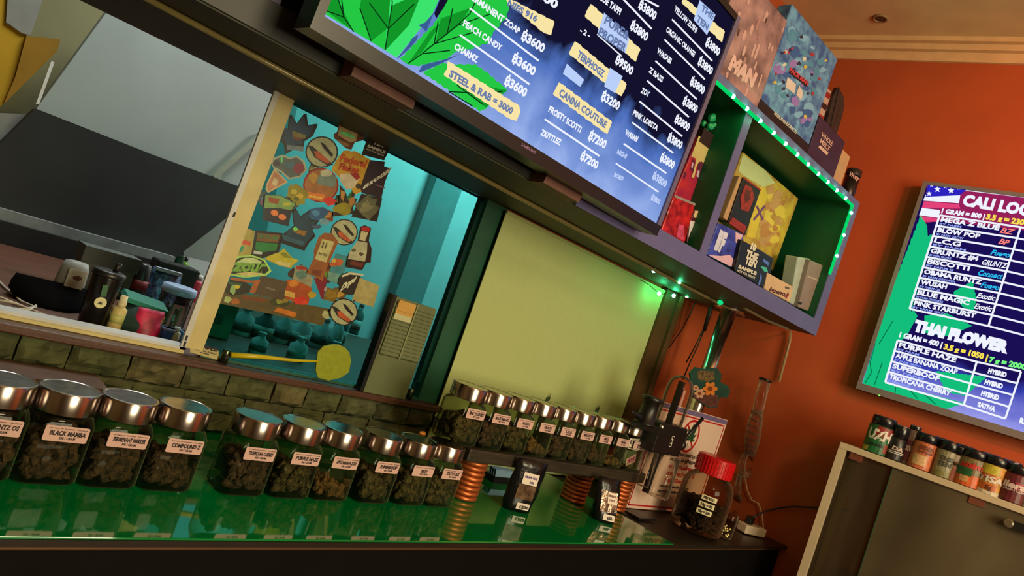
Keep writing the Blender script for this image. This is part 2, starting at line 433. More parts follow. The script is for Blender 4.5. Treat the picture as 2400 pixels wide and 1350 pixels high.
for a, b in ((0.02, 0.05), (0.42, 0.445), (0.95, 0.975), (1.37, 1.395), (1.808, 1.845)):
    shbox(B(), so(a), so(b), 0.0, 0.34, Zb1, Zt0).build('divider', m_shin, su); shbox(B(), so(a), so(b), -.003, 0.0, Zb1, Zt0).build('edge_strip', m_sh, su, label='front edge tinted with violet screen light')
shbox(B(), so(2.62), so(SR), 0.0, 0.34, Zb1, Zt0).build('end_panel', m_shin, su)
for q in (((794, 179), (938, 257), (948, 215), (813, 131)), ((1240, 424), (1323, 470), (1338, 440), (1256, 392))):
    b = B().mat(0).prism([on(SHELF, *p, 0.004) for p in q], SHN * 0.05)
    b.build('bracket_block', M('bracket_wood', (112, 70, 60), 0.6, var=0.25), su, label='reddish wood block under the screen')

# ================================================================== MENU SCREENS
def smoke(name, dark, mid, light, zlo, zhi, sc, amp):
    mt = bpy.data.materials.new(name); mt.use_nodes = True; nt = mt.node_tree; nt.nodes.clear(); N = nt.nodes; L = nt.links
    o = N.new('ShaderNodeOutputMaterial'); e = N.new('ShaderNodeEmission'); tc = N.new('ShaderNodeTexCoord')
    sp = N.new('ShaderNodeSeparateXYZ'); L.new(tc.outputs['Object'], sp.inputs[0])
    no = N.new('ShaderNodeTexNoise'); no.inputs['Scale'].default_value = sc; no.inputs['Detail'].default_value = 7; no.inputs['Distortion'].default_value = 1.6
    L.new(tc.outputs['Object'], no.inputs['Vector'])
    mr = N.new('ShaderNodeMapRange'); mr.inputs[1].default_value = zhi; mr.inputs[2].default_value = zlo; mr.inputs[3].default_value = 0; mr.inputs[4].default_value = 1
    L.new(sp.outputs['Z'], mr.inputs[0])
    ma = N.new('ShaderNodeMath'); ma.operation = 'MULTIPLY_ADD'; ma.inputs[1].default_value = amp; L.new(no.outputs['Fac'], ma.inputs[0]); 
    mb = N.new('ShaderNodeMath'); mb.operation = 'SUBTRACT'; mb.inputs[1].default_value = amp * 0.5; L.new(mr.outputs[0], mb.inputs[0]); L.new(mb.outputs[0], ma.inputs[2])
    rp = N.new('ShaderNodeValToRGB'); r = rp.color_ramp
    r.elements[0].position = 0.30; r.elements[0].color = lin(dark); r.elements[1].position = 1.0; r.elements[1].color = lin(light)
    k = r.elements.new(0.46); k.color = lin(mid); k = r.elements.new(0.70); k.color = lin(tuple((a + b) / 2 for a, b in zip(mid, light)))
    L.new(ma.outputs[0], rp.inputs[0]); L.new(rp.outputs[0], e.inputs[0]); L.new(e.outputs[0], o.inputs[0]); return mt
e_white = E_('screen_white', (240, 244, 255)); e_cream = E_('screen_cream', (248, 228, 165)); e_ltblue = E_('screen_pale_blue', (186, 208, 250))
e_txt2 = E_('screen_lettering_blue', (104, 124, 170)); e_g1 = E_('screen_green', (36, 200, 66)); e_g2 = E_('screen_green_deep', (18, 150, 40)); e_g3 = E_('screen_green_light', (60, 228, 110))
e_vein = E_('screen_vein', (8, 48, 22)); e_slit = E_('screen_slit_blue', (58, 92, 150)); e_navy = E_('screen_navy', (22, 18, 46))
m_bez = M('screen_bezel_black', (26, 24, 30), 0.35); m_bezl = M('screen_bezel_lavender', (104, 96, 130), 0.4)
TC = TV1[0]
tv = thing('menu_screen', 'large wide menu screen with green leaf and price columns, tilted under the ceiling', 'screen', TC)
def tq(a, b, d=0.0): return TC + TVR * a + TVU * b + TVN * d
def tbox(bd, a0, a1, b0, b1, d0, d1): return bd.ob(tq(a0, b0, d0), TVR * (a1 - a0), TVU * (b1 - b0), TVN * (d1 - d0))
W2, H2 = 0.51, 0.2869
tbox(B(), -W2 - .016, W2 + .016, -H2 - .028, H2 + .016, -0.055, -0.004).build('housing', m_bez, tv)
tbox(B(), -W2 - .016, W2 + .016, -H2 - .028, -H2, -.004, .006).build('bezel_bottom', m_bez, tv)
tbox(B(), W2, W2 + .016, -H2, H2 + .016, -.004, .006).build('bezel_side', m_bezl, tv, label='lavender grey side edge')
tbox(B(), -W2 - .016, -W2, -H2, H2 + .016, -.004, .006).build('bezel_side', m_bez, tv)
tbox(B(), -W2, W2, H2, H2 + .016, -.004, .006).build('bezel_top', m_bez, tv)
tbox(B(), -.06, .06, -.1, .1, -.11, -.055).build('wall_mount', m_bez, tv)
b = B().poly([tq(-W2, -H2), tq(W2, -H2), tq(W2, H2), tq(-W2, H2)])
scr = b.build('screen', smoke('screen_smoke', (20, 17, 44), (78, 112, 190), (176, 198, 250), -0.37, 0.05, 5.0, 0.62), tv)
P1 = TV1
z1 = Z((740, 0), 3.214); z2 = Z((1200, 0), 3.214); z3 = Z((1100, 250), 3.0)
lf = B()
def clipscr(pts):                     # keep the artwork on the screen
    out = []
    for p in pts:
        h = on(P1, *p) - TC
        a, c = h.dot(TVR), h.dot(TVU)
        out.append(tq(max(-W2, min(W2, a)), max(-H2, min(H2, c)), 0.0006))
    return out
def lp(k, pts, off): lf.mat(k).poly([p + TVN * off for p in clipscr(pts)])
lp(0, z1((50, 95), (150, -300), (560, -300), (560, 0), (520, 378)), 0)
lp(2, z1((560, -300), (960, -200), (925, 0), (880, 100), (610, 435), (520, 378)), 0)
lp(0, serr(z1((690, 485), (630, 440), (890, 170), (960, 40), (1100, -200), (1700, -250), (1475, 0), (1440, 130), (1330, 260), (1290, 330), (1180, 370), (1040, 400), (980, 450), (780, 500)), -3, 18), 0)
lp(0, serr(z1((790, 545), (950, 470), (1080, 480), (1200, 480), (1290, 540), (1380, 620), (1445, 680), (1380, 730), (1290, 815), (1230, 840)), -3, 16), 0)
for q in (((60, 70), (140, -60), (280, 235)), ((340, 0), (560, -40), (545, 210), (415, 310), (330, 60)), ((545, 215), (575, 40), (800, -60), (700, 190), (525, 378)),
          ((800, 390), (890, 330), (1090, 180), (1160, 60), (940, 140), (900, 330)), ((980, 560), (1240, 640), (1440, 680), (1280, 810)), ((700, 470), (800, 395), (960, 150), (860, 240))):
    lp(1, z1(*q), 0.0002)
for q in (((560, -100), (575, 20), (545, 215), (520, 378)), ((150, -60), (210, 130), (285, 240)), ((330, 60), (415, 310)), ((1250, -100), (1160, 100), (1065, 190), (890, 330), (800, 405), (690, 480)),
          ((545, 215), (740, 30)), ((545, 215), (400, 20)), ((890, 330), (920, 160)), ((985, 265), (1030, 60)), ((890, 330), (1200, 240)), ((1065, 190), (1330, 100)), ((800, 405), (1010, 380)), ((55, 68), (210, 130)), ((210, 130), (190, -30)), ((1000, 690), (1200, 700), (1400, 690)), ((1060, 640), (1260, 790)), ((1000, 690), (1180, 800))):
    pp = z1(*q)
    for a, c in zip(pp, pp[1:]):
        a, c = V(a), V(c); t = (c - a).normalized(); n = V((-t.y, t.x)) * 1.3
        lp(3, [tuple(a + n), tuple(c + n), tuple(c - n), tuple(a - n)], 0.0004)
for q in (((610, 440), (700, 330), (720, 290), (770, 260), (760, 300), (700, 370), (620, 440)), ((770, 190), (820, 170), (885, 100), (830, 240), (800, 210)), ((770, 545), (800, 490), (960, 450), (1080, 410), (940, 480), (800, 540))):
    lp(4, z1(*q), 0.0005)
lp(5, z1((930, 0), (1010, -30), (960, 60), (905, 140), (890, 100)), 0.0005)
lf.build('leaf_artwork', [e_g1, e_g2, e_g3, e_vein, e_slit, e_navy], scr)
ban = [z1((1440, 15), (1415, -30), (1795, 165), (1770, 265), (1720, 250)), z1((990, 460), (1530, 800), (1540, 840), (1510, 910), (1470, 900), (960, 560), (985, 520)),
       z2((590, 30), (965, 375), (950, 400), (930, 465), (545, 120), (560, 80)), z2((470, 310), (860, 635), (850, 670), (820, 725), (425, 400), (445, 360)),
       z2((350, 620), (750, 920), (735, 960), (715, 1010), (305, 705), (325, 670)), z2((1280, 0), (1310, 0), (1600, 240), (1590, 270), (1580, 320), (1275, 15))]
for q in ban:
    B().poly([p + TVN * .0007 for p in clipscr(serr(q, 2, 20))]).build('banner', e_cream, scr, label='cream brush-stroke banner')
for q in (z2((690, 95), (880, 290), (850, 400), (640, 250)), z2((410, 480), (540, 600), (510, 655), (380, 555)), z2((735, 510), (830, 575), (770, 700), (690, 650)), z2((1410, 0), (1530, 110), (1465, 265), (1365, 150))):
    B().poly([p + TVN * .0009 for p in clipscr(q)]).build('pale_badge', e_ltblue, scr)
tx_m = [e_white, e_txt2, E_('screen_faint', (196, 212, 250))]
def T(st, a, c, h, k=0, bold=.045, sh=0.0, z=z1, off=.0018):
    (A,), (C,) = z(a), z(c); tx = B(); ptx(tx, P1, st.replace('฿', 'B'), A, C, h, off, bold, sh, TVU)
    if st[0] == '฿':                       # the two strokes of the baht sign
        Pa, Pc = on(P1, *A, off + .0003), on(P1, *C, off + .0003); kk = k_at(Pa) * h; d = (Pc - Pa) / len(st)
        for t0, t1 in ((-.22, .04), (.96, 1.24)):
            o = Pa + d * .38 + TVU * kk * t0; tx.poly([o, o + d * .30, o + d * .30 + TVU * kk * (t1 - t0), o + TVU * kk * (t1 - t0)])
    tx.build('price' if st[0] == '฿' else 'menu_entry', tx_m[k], scr)
T('NIES 916', (1440, 40), (1660, 165), 15, 1); T('PERMANENT ZOAP', (1150, -20), (1530, 258), 15); T('฿3600', (1545, 290), (1712, 398), 21)
T('PEACH CANDY', (1105, 190), (1392, 385), 15); T('฿3600', (1475, 460), (1642, 572), 21); T('CHARMZ', (1040, 365), (1212, 472), 15); T('฿3600', (1418, 630), (1578, 732), 21)
T('STEEL & RAB = 3000', (1000, 572), (1475, 862), 17, 1); T('฿3600', (1545, -95), (1812, 68), 21)
T('PURE&', (692, 172), (872, 305), 20, 1, z=z2); T('PROPER', (645, 262), (850, 395), 20, 1, z=z2); T('- 2 -', (508, 240), (582, 285), 12, z=z2); T('BLUE TAFFI', (640, -20), (812, 112), 15, z=z2)
T('฿3800', (950, 55), (1075, 152), 20, z=z2); T('฿3800', (888, 210), (1012, 312), 20, z=z2); T('฿9500', (775, 470), (900, 568), 20, z=z2); T('TERPHOGZ', (488, 428), (685, 585), 17, 1, z=z2)
T('฿3200', (668, 745), (800, 830), 20, z=z2); T('CANNA COUTURE', (350, 715), (702, 965), 17, 1, z=z2); T('FROSTY SCOTTI', (272, 838), (512, 1000), 15, z=z2); T('฿7200', (572, 1045), (698, 1120), 20, z=z2)
T('ZKITTLEZ', (212, 1012), (362, 1095), 14, z=z2); T('฿7200', (512, 1195), (638, 1275), 19, z=z2)
T('THE', (1420, 75), (1510, 150), 15, 1, z=z2); T('TEN', (1385, 155), (1470, 230), 15, 1, z=z2)
for st, a, c, p, q in (('YELLOW ZUSHI', (1218, 78), (1385, 250), (1455, 335), (1555, 422)), ('ORGANIC ORANGE', (1158, 235), (1370, 430), (1398, 480), (1500, 565)), ('WASABI', (1088, 395), (1192, 480), (1338, 630), (1440, 712)),
                       ('Z BASS', (1028, 540), (1130, 622), (1283, 780), (1386, 852)), ('ZOY', (968, 695), (1028, 732), (1222, 915), (1326, 988)), ('PINK LOBSTA', (908, 862), (1092, 985), (1168, 1055), (1272, 1124)),
                       ('WASABI', (848, 1012), (940, 1070), (1112, 1205), (1212, 1275))):
    T(st, a, c, 13, z=z2); T('฿3800', p, q, 18, z=z2)
T('NISHI', (788, 1155), (858, 1195), 11, 2, z=z2); T('฿3800', (1285, 500), (1378, 570), 16, 2, z=z3); T('BOBO', (1015, 490), (1078, 522), 10, 2, z=z3); T('฿3800', (1275, 650), (1335, 688), 12, 2, z=z3)
def LN(a, c, wd=4.5, z=z2):
    (A,), (C,) = z(a), z(c); ln = B(); pline(ln, P1, A, C, wd, .0012); ln.build('menu_line', e_white, scr)
LN((1160, 62), (1680, 458), z=z1); LN((1085, 262), (1610, 635), z=z1); LN((840, -5), (1052, 218)); LN((640, 258), (828, 425), 3); LN((245, 897), (658, 1175)); LN((900, -60), (1105, 50))
for a, c in (((1205, 145), (1508, 458)), ((1148, 297), (1452, 598)), ((1080, 458), (1392, 748)), ((1018, 608), (1332, 882)), ((960, 763), (1282, 1027)), ((905, 922), (1215, 1152)), ((840, 1082), (1162, 1305))): LN(a, c, 4)
LN((1030, 398), (1330, 600), 3.5, z=z3)
ptx(lg := B(), (TC, TVN), 'SAMSUNG', (1221, 341), (1255, 361), 7, 0.0065, .02, 0, TVU)
lg.build('maker_mark', M('bezel_print', (150, 110, 160), 0.5), tv, label='small lettering on the lower edge')

# second screen on the right wall
q0, q1, q2 = on(TV2, 2176, 432), on(TV2, 2017, 899), on(TV2, 2400, 1021)
R2 = -RWD; U2 = V((0, 0, 1)); zt, zb = q0.z - .004, q1.z + .002; hh = zt - zb; ww = hh * 16 / 9
O2 = V(((q0.x + q1.x) / 2, (q0.y + q1.y) / 2, zb))
O2 = O2 - RWN * ((O2 - TV2[0]).dot(RWN))
t2 = thing('menu_screen', 'menu screen with two white tables and a striped flag corner on the orange wall', 'screen', O2 + R2 * ww / 2 + U2 * hh / 2)
def bq(a0, a1, b0, b1, d0, d1): return B().ob(O2 + R2 * a0 + U2 * b0 + RWN * d0, R2 * (a1 - a0), U2 * (b1 - b0), RWN * (d1 - d0))
m_bz2 = M('screen_bezel_grey', (120, 116, 118), 0.4)
bq(-.014, ww + .014, -.026, hh + .014, -.055, -.004).build('housing', m_bez, t2)
bq(-.014, ww + .014, -.026, 0, -.004, .008).build('bezel_bottom', m_bz2, t2); bq(-.014, ww + .014, hh, hh + .014, -.004, .008).build('bezel_top', m_bz2, t2)
bq(-.014, 0, 0, hh, -.004, .008).build('bezel_side', m_bz2, t2); bq(ww, ww + .014, 0, hh, -.004, .008).build('bezel_side', m_bz2, t2)
B().lathe([(.003, 0), (.003, .002)], on((TV2[0] + RWN * .008, RWN), 2061, 927), 10, RWN).build('status_light', E_('standby_green', (120, 255, 90), 1.6), t2, label='green standby light')
sc2 = B().poly([O2, O2 + R2 * ww, O2 + R2 * ww + U2 * hh, O2 + U2 * hh]).build('screen', smoke('screen_smoke_violet', (26, 14, 84), (52, 60, 170), (176, 176, 250), -0.45, -0.14, 4.0, 0.45), t2)
def clip2(pts, off=.0006):
    out = []
    for p in pts:
        h = on(TV2, *p) - O2
        out.append(O2 + R2 * max(0, min(ww, h.dot(R2))) + U2 * max(0, min(hh, h.z)) + RWN * off)
    return out
a6 = Z((1980, 380), 3.214); a7 = Z((1980, 700), 3.75)
art = B()
def A2(k, pts, off=.0006): art.mat(k).poly(clip2(pts, off))
A2(3, a6((630, 150), (3000, 420), (3000, 700), (700, 440), (580, 470)), .0004)
A2(1, a6((610, 245), (870, 250), (860, 310), (590, 290))); A2(2, a6((595, 295), (860, 318), (870, 350), (580, 345))); A2(1, a6((580, 345), (720, 362), (705, 420), (560, 400))); A2(2, a6((560, 405), (705, 425), (690, 450), (600, 450)))
A2(1, a6((900, 195), (1500, 250), (1500, 272), (900, 215))); A2(0, a6((632, 155), (920, 195), (865, 250), (610, 262)), .0007)
for c, r in (((655, 172), 20), ((698, 205), 26), ((757, 183), 20), ((800, 215), 26), ((635, 238), 22), ((860, 192), 20)):
    st = [(c[0] + r * (1 if i % 2 == 0 else .45) * math.sin(PI * i / 5), c[1] - r * (1 if i % 2 == 0 else .45) * math.cos(PI * i / 5)) for i in range(10)]
    A2(1, a6(*st), .0008)
A2(4, serr(a6((575, 400), (620, 480), (625, 560), (655, 540), (650, 620), (560, 900), (500, 1105), (450, 1330), (200, 1360), (490, 620)), 2, 16), .0006)
A2(4, a7((330, 330), (600, 100), (640, 150), (560, 300), (470, 380), (360, 735), (1060, 920), (890, 975), (155, 745)), .0007)
A2(4, a7((155, 745), (380, 0), (600, 0), (480, 340), (350, 740)), .0006)
A2(4, serr(a6((820, 980), (960, 900), (990, 1040), (960, 1120), (880, 1080)), 2, 10), .0007); A2(4, serr(a7((800, 640), (1240, 690), (1060, 850), (900, 820)), 2, 10), .0007)
A2(4, a7((700, 150), (900, 130), (1120, 240), (900, 330), (700, 300)), .0006)
for q in (((220, 545), (235, 650)), ((250, 330), (230, 540)), ((235, 650), (180, 740)), ((420, 200), (300, 400)), ((330, 560), (260, 760)), ((450, 760), (440, 840)), ((560, 790), (640, 880)), ((700, 840), (800, 930))):
    pp = a7(*q); a, c = V(pp[0]), V(pp[1]); t = (c - a).normalized(); n = V((-t.y, t.x)) * 1.1
    A2(5, [tuple(a + n), tuple(c + n), tuple(c - n), tuple(a - n)], .0009)
art.build('screen_artwork', [E_('screen_flag_blue', (44, 34, 190)), e_white, E_('screen_flag_red', (226, 66, 120)), E_('screen_flag_rose', (150, 32, 90)), E_('screen_leaf_teal', (18, 190, 122)), E_('screen_leaf_vein', (6, 110, 72))], sc2)
tb = B()
t2m = [e_white, E_('screen_yellow', (250, 226, 80)), E_('screen_lime', (120, 250, 130)), E_('screen_small_blue', (150, 170, 250)), E_('screen_coral', (255, 130, 120)), E_('screen_cyan', (40, 190, 240))]
def tl(a, c, wd=5): pline(tb, TV2, a, c, wd, .0016)
def lerp(a, c, t): return (a[0] + (c[0] - a[0]) * t, a[1] + (c[1] - a[1]) * t)
def T2(st, a, c, h, k=0, bold=.05, sh=0.0):
    tb2 = B(); ptx(tb2, TV2, st, a, c, h, .0018, bold, sh); tb2.build('menu_entry', t2m[k], sc2)
def table(TLp, BLp, TMp, BMp, TRp, BRp, rows, col2, fr):
    n = len(rows)
    for i in range(n + 1):
        t = fr[i]; l, mi, r = lerp(TLp, BLp, t), lerp(TMp, BMp, t), lerp(TRp, BRp, t); tl(l, mi, 4.5); tl(mi, r, 4.5)
    tl(TLp, BLp); tl(TMp, BMp); tl(TRp, BRp)
    for i, st in enumerate(rows):
        t = fr[i] + (fr[i + 1] - fr[i]) * .55; l, mi, r = lerp(TLp, BLp, t), lerp(TMp, BMp, t), lerp(TRp, BRp, t)
        wd = min(.78, .066 * len(st)); T2(st, lerp(l, mi, .03), lerp(l, mi, .03 + wd), 11)
        t2_ = fr[i] + (fr[i + 1] - fr[i]) * .86; l, mi2 = lerp(TLp, BLp, t2_), lerp(TMp, BMp, t2_)
        T2('BY FARM GROWERS'[:7 + (i * 5) % 9], lerp(l, mi2, .03), lerp(l, mi2, .30 + .07 * (i % 3)), 5, 3, .03)
        t = fr[i] + (fr[i + 1] - fr[i]) * .72; mi, r = lerp(TMp, BMp, t), lerp(TRp, BRp, t)
        T2(col2[i], lerp(mi, r, .30), lerp(mi, r, .72), 11, 0, .07)
(c1, c2, c3, c4, c5, c6) = a6((715, 400), (488, 1105), (1325, 490), (1082, 1235), (2200, 660), (1960, 1460))
table(c1, c2, c3, c4, c5, c6, ['MEGA Z BLUE', 'BLOW POP', 'L.C.G', 'GRUNTZ #4', 'BISCOTTI', 'OBAMA RUNTZ', 'WUSAH', 'BLUE MAGIC', 'PINK STARBURST'], ['HYBRID', 'SATIVA', 'HYBRID', 'HYBRID', 'HYBRID', 'HYBRID', 'SATIVA', 'SATIVA', 'SATIVA'], [i / 9 for i in range(10)])
(c1, c2, c3, c4, c5, c6) = a7((465, 365), (355, 735), (1160, 555), (1045, 935), (1550, 640), (1410, 1055))
table(c1, c2, c3, c4, c5, c6, ['PURPLE HAZE', 'APPLE BANANA ZOAP', 'SUPERBOOF', 'TROPICANA CHERRY'], ['HYBRID', 'HYBRID', 'HYBRID', 'SATIVA'], [0, .25, .5, .75, 1])
def T6(st, a, c, h, k=0, bold=.06, z=a6, sh=0):
    (A,), (C,) = z(a), z(c); T2(st, A, C, h, k, bold, sh)
T6('CALI LOOT', (880, 320), (1480, 420), 26); T6('1 GRAM = 800 |', (725, 382), (1050, 425), 11); T6('3.5 g = 2300', (1060, 428), (1380, 480), 13, 1)
T6('THAI FLOWER', (595, 275), (1430, 475), 25, z=a7, bold=.09); T6('1 GRAM = 400 |', (475, 335), (850, 425), 12, z=a7); T6('3.5 g = 1050 |', (865, 440), (1250, 540), 13, 1, z=a7); T6('7 g = 2000', (1262, 555), (1590, 625), 13, 2, z=a7)
T6('RAW CONES', (1530, 1090), (1900, 1190), 13, z=a7)
for a, c, k, st in (((1165, 530), (1275, 548), 4, 'BZ'), ((1155, 612), (1235, 628), 4, 'BP'), ((1095, 695), (1240, 720), 5, 'Fuego'), ((1030, 770), (1220, 800), 0, 'GRUNTZ'), ((1000, 850), (1185, 880), 5, 'Connect'), ((1020, 940), (1160, 965), 5, 'Fuego'), ((990, 1020), (1130, 1045), 0, 'Exotic'), ((970, 1100), (1105, 1125), 0, 'Exotic')):
    T6(st, a, c, 13, k, .03, sh=.3)
tb.build('table_lines', e_white, sc2)

# ================================================================== JARS ON THE COUNTER
g_jar = GL('jar_glass', (236, 242, 226), 0.9, 0.03, dark=(110, 124, 90), edge=((170, 180, 130), .7))
m_lid = M('brushed_steel_lid', (182, 170, 164), 0.2, 1.0, var=0.35, scale=60, stretch=(1, 1, .02))
m_lab = M('label_paper', (212, 172, 166), 0.6, var=0.05); m_ink = M('label_ink', (38, 22, 30), 0.6)
m_bud = [M('dried_bud_brown', (88, 62, 42), 0.95, var=0.6, scale=90, bump=0.6, rgb2=(30, 22, 14)), M('dried_bud_green', (98, 80, 44), 0.95, scale=90, bump=0.6, rgb2=(36, 30, 16)),
         M('dried_bud_gold', (128, 88, 44), 0.95, scale=90, bump=0.6, rgb2=(56, 38, 18))]
def budmesh(hx, hy, z0, z1, n, seed, slope=0.0, rb=0.012, circ=False):
    rnd = random.Random(seed); b = B()
    bm = bmesh.new(); bmesh.ops.create_icosphere(bm, subdivisions=1, radius=1)
    base = [v.co.copy() for v in bm.verts]; fc = [tuple(v.index for v in f.verts) for f in bm.faces]; bm.free()
    for i in range(n):
        r = rb * rnd.uniform(.75, 1.3); x = rnd.uniform(-hx + r, hx - r); y = rnd.uniform(-hy + r, hy - r)
        if circ and math.hypot(x, y) > hx - r: continue
        top = z1 - slope * (x + hx) - rnd.uniform(0, .012)
        zz = rnd.uniform(z0 + r, max(z0 + r + .001, top - r)); sd = rnd.uniform(0, 99)
        vs = []
        for p in base:
            k = r * (1 + .55 * noise.noise(p * 1.7 + V((sd, sd, 0))))
            vs.append((x + p.x * k, y + p.y * k, zz + p.z * k * 1.1))
        b.add(vs, fc)
    return b
def jar_meshes():
    b = B(); b.rbox([(.90, 0, .15), (1, .006, .0), (1, .100, .0), (.96, .110, .3), (.88, .117, 1), (.88, .126, 1)], (0, 0, 0), .047, .047, .016, 4, True, False)
    bm_ = b
    l = B(); l.lathe([(.0482, .1165), (.0492, .1175), (.0492, .1495), (.0475, .1525), (.044, .1530), (.042, .1520)], (0, 0, 0), 40)
    return bm_, l
_jb, _jl = jar_meshes()
proto = thing('storage_jar', 'tmp', 'jar', (0, 0, 0))
jar_body = _jb.build('glass_body', g_jar, proto, True); jar_lid = _jl.build('lid', m_lid, proto, False, label='round brushed steel lid')
for p in jar_lid.data.polygons: p.use_smooth = len(p.vertices) == 4
md = jar_lid.modifiers.new('es', 'EDGE_SPLIT'); md.split_angle = 0.6
LABW, LABH = .066, .026
jar_label = B().rbox([(1, -.0003, 0), (1, 0, 0)], (0, 0, 0), LABW / 2, LABH / 2, .003, 3).build('label', m_lab, proto, label='pale pink paper label')
for v in jar_label.data.vertices: v.co = V((v.co.x + .004, -.0474 - v.co.z - .0004, v.co.y + .0885))
jar_first = True; JS = .985; JW = .965
def jar(x, y, z, name, price, label, grp, fill, slope, mi, seed, turn=0.0):
    global jar_first
    if jar_first: r = proto; jar_first = False; kids = [jar_body, jar_lid, jar_label]
    else:
        r = proto.copy(); COL.objects.link(r); kids = []
        for ch in (jar_body, jar_lid, jar_label):
            c = ch.copy(); COL.objects.link(c); c.parent = r; kids.append(c)
    r.location = (x, y, z); r.scale = (JW, JW, JS); r.rotation_euler = (0, 0, turn); r['label'] = label; r['group'] = grp; r['category'] = 'jar'; ORG[r.name] = V((0, 0, 0)); ORG[kids[2].name] = V((0, 0, 0))
    b = B(); yy = -.0482
    wd = min(.054, .0052 * len(name) + .004); cxl = .006
    b.text(name, (cxl - wd / 2, yy, .0860), (cxl + wd / 2, yy, .0860), (0, 0, .0075), .05, .1)
    b.text(price, (cxl - .011, yy, .0795), (cxl + .013, yy, .0795), (0, 0, .0042), .03)
    b.text('THC MAX OF  FLOWERS   THE GRAM', (cxl - .030, yy, .0962), (cxl + .028, yy, .0962), (0, 0, .0018), .02)
    b.build('label_print', m_ink, kids[2])
    bb = budmesh(.0445, .0445, .004, .004 + fill, int(250 * fill / .08), seed, slope, .0098)
    bo = bb.build('dried_flower_buds', m_bud[mi], None, False, kind='stuff')
    org = ORG[bo.name]
    bo.location = V((x, y, z)) + V((JW * org.x, JW * org.y, JS * org.z)); bo.rotation_euler = (0, 0, turn); bo.scale = (JW, JW, JS)
    tag(bo, 'dried buds inside the ' + label.split(' jar ')[0].split('steel lidded ')[-1] + ' jar ' + label.split(' jar ', 1)[1], 'buds', 'dried buds in jars')
    return r
YJ = 1.272; JPL = pY(YJ)
def jx(xl, yl, xr, yr, pl=JPL): return (on(pl, xl, yl).x + on(pl, xr, yr).x) / 2
fr = [(-75, 900, 74, 925, 'RED RUNTZ OS', '350 / GRAM', 'labelled with a word ending in OS, cut by the photo edge', .088, 0, 0),
      (76, 915, 228, 945, 'BLACK MAMBA', '350 / GRAM', 'labelled black mamba', .088, 0, 0), (232, 935, 365, 965, 'PERMENANT MARKER', '300 / GRAM', 'labelled permenant marker', .086, 0, 0),
      (371, 955, 487, 980, 'COMPOUND Z', '350 / GRAM', 'labelled compound z', .080, .2, 0), (541, 985, 657, 1008, 'TROPICANA CHERRY', '400 / GRAM', 'labelled tropicana cherry', .084, .1, 0),
      (659, 1000, 753, 1020, 'PURPLE HAZE', '400 / GRAM', 'labelled purple haze', .078, .1, 1), (754, 1012, 841, 1030, 'APPLE BANANA ZOAP', '400 / GRAM', 'half empty and labelled apple banana zoap', .062, .42, 2),
      (848, 1025, 941, 1045, 'SUPERBOOF', '400 / GRAM', 'labelled superboof', .082, .1, 1), (942, 1040, 1012, 1055, '#21', '450 / GRAM', 'labelled with a short number', .080, .0, 1),
      (1000, 1048, 1082, 1065, 'ZKITTLEZ', '400 / GRAM', 'in the front row nearest the copper rings', .080, .0, 1)]
xs = [jx(*q[:4]) for q in fr]
for i in range(1, len(xs)):
    if xs[i] - xs[i - 1] < .0935: xs[i] = xs[i - 1] + .0935
for i, q in enumerate(fr):
    jar(xs[i], YJ, ZC, q[4], q[5], 'steel lidded glass jar ' + q[6], 'jars in the front row', q[7], q[8], q[9], 100 + i)
# plank with the second row
JS = JW = 1.0
ZP = 1.144
plank = tag(bevel(B().box(1.292, 2.145, 1.268, 1.40, 1.109, ZP).build('plank', M('charred_plank', (52, 42, 30), 0.55, var=0.5, scale=10, stretch=(1, 8, 8), bump=0.2)), .004),
            'dark wooden plank raised on copper ring stacks carrying jars', 'plank')
BPL = pY(1.325)
bk_ = [(1060, 1128, 'PINK ZLUSHIEZ', 'pink zlushiez', .082, 0, 1), (1130, 1186, 'BLUE MAGIC', 'second from the teal window', .08, 0, 0), (1189, 1245, 'WUSAH', 'third from the teal window', .078, .0, 1),
       (1240, 1297, 'GRUNTZ', 'fourth from the teal window and half empty', .058, .35, 2), (1285, 1342, 'L.C.G', 'in the middle of the row', .074, .0, 0), (1330, 1385, 'BISCOTTI', 'right after the middle of the row', .072, .0, 0),
       (1375, 1428, 'MEGA', 'fourth from the black rig', .07, .3, 0), (1412, 1466, 'OBAMA', 'nearly empty, third from the black rig', .030, .0, 2), (1448, 1502, 'DINO', 'nearly empty beside the acrylic stand', .022, .0, 2)]
x0 = on(BPL, 1094, 935).x; x1 = on(BPL, 1478, 1010).x
for i, q in enumerate(bk_):
    x = x0 + (x1 - x0) * i / 8
    jar(x, 1.325, ZP, q[2], '400 / GRAM', 'steel lidded glass jar on the raised plank, ' + q[3], 'jars on the raised plank', q[4], q[5], q[6], 200 + i)
# copper ring stacks
m_cop = M('copper_ring', (206, 112, 60), 0.42, 0.7, var=0.3, scale=30)
def rings(x, y, label):
    t = thing('ring_stack', label, 'stack', (x, y, ZC), 'copper ring stacks under the plank')
    for k in range(8):
        o = B().torus((x + random.uniform(-.001, .001), y, ZC + .0070 + k * .01355), .037, .0069, 28, 8).build('ring', m_cop, t, True)
rings(1.362, 1.315, 'stack of copper rings under the plank beside the front jar row')
rings(2.085, 1.315, 'stack of copper rings under the plank nearest the red lidded jar')
rings(1.905, 1.355, 'stack of copper rings behind the pouch priced 650')
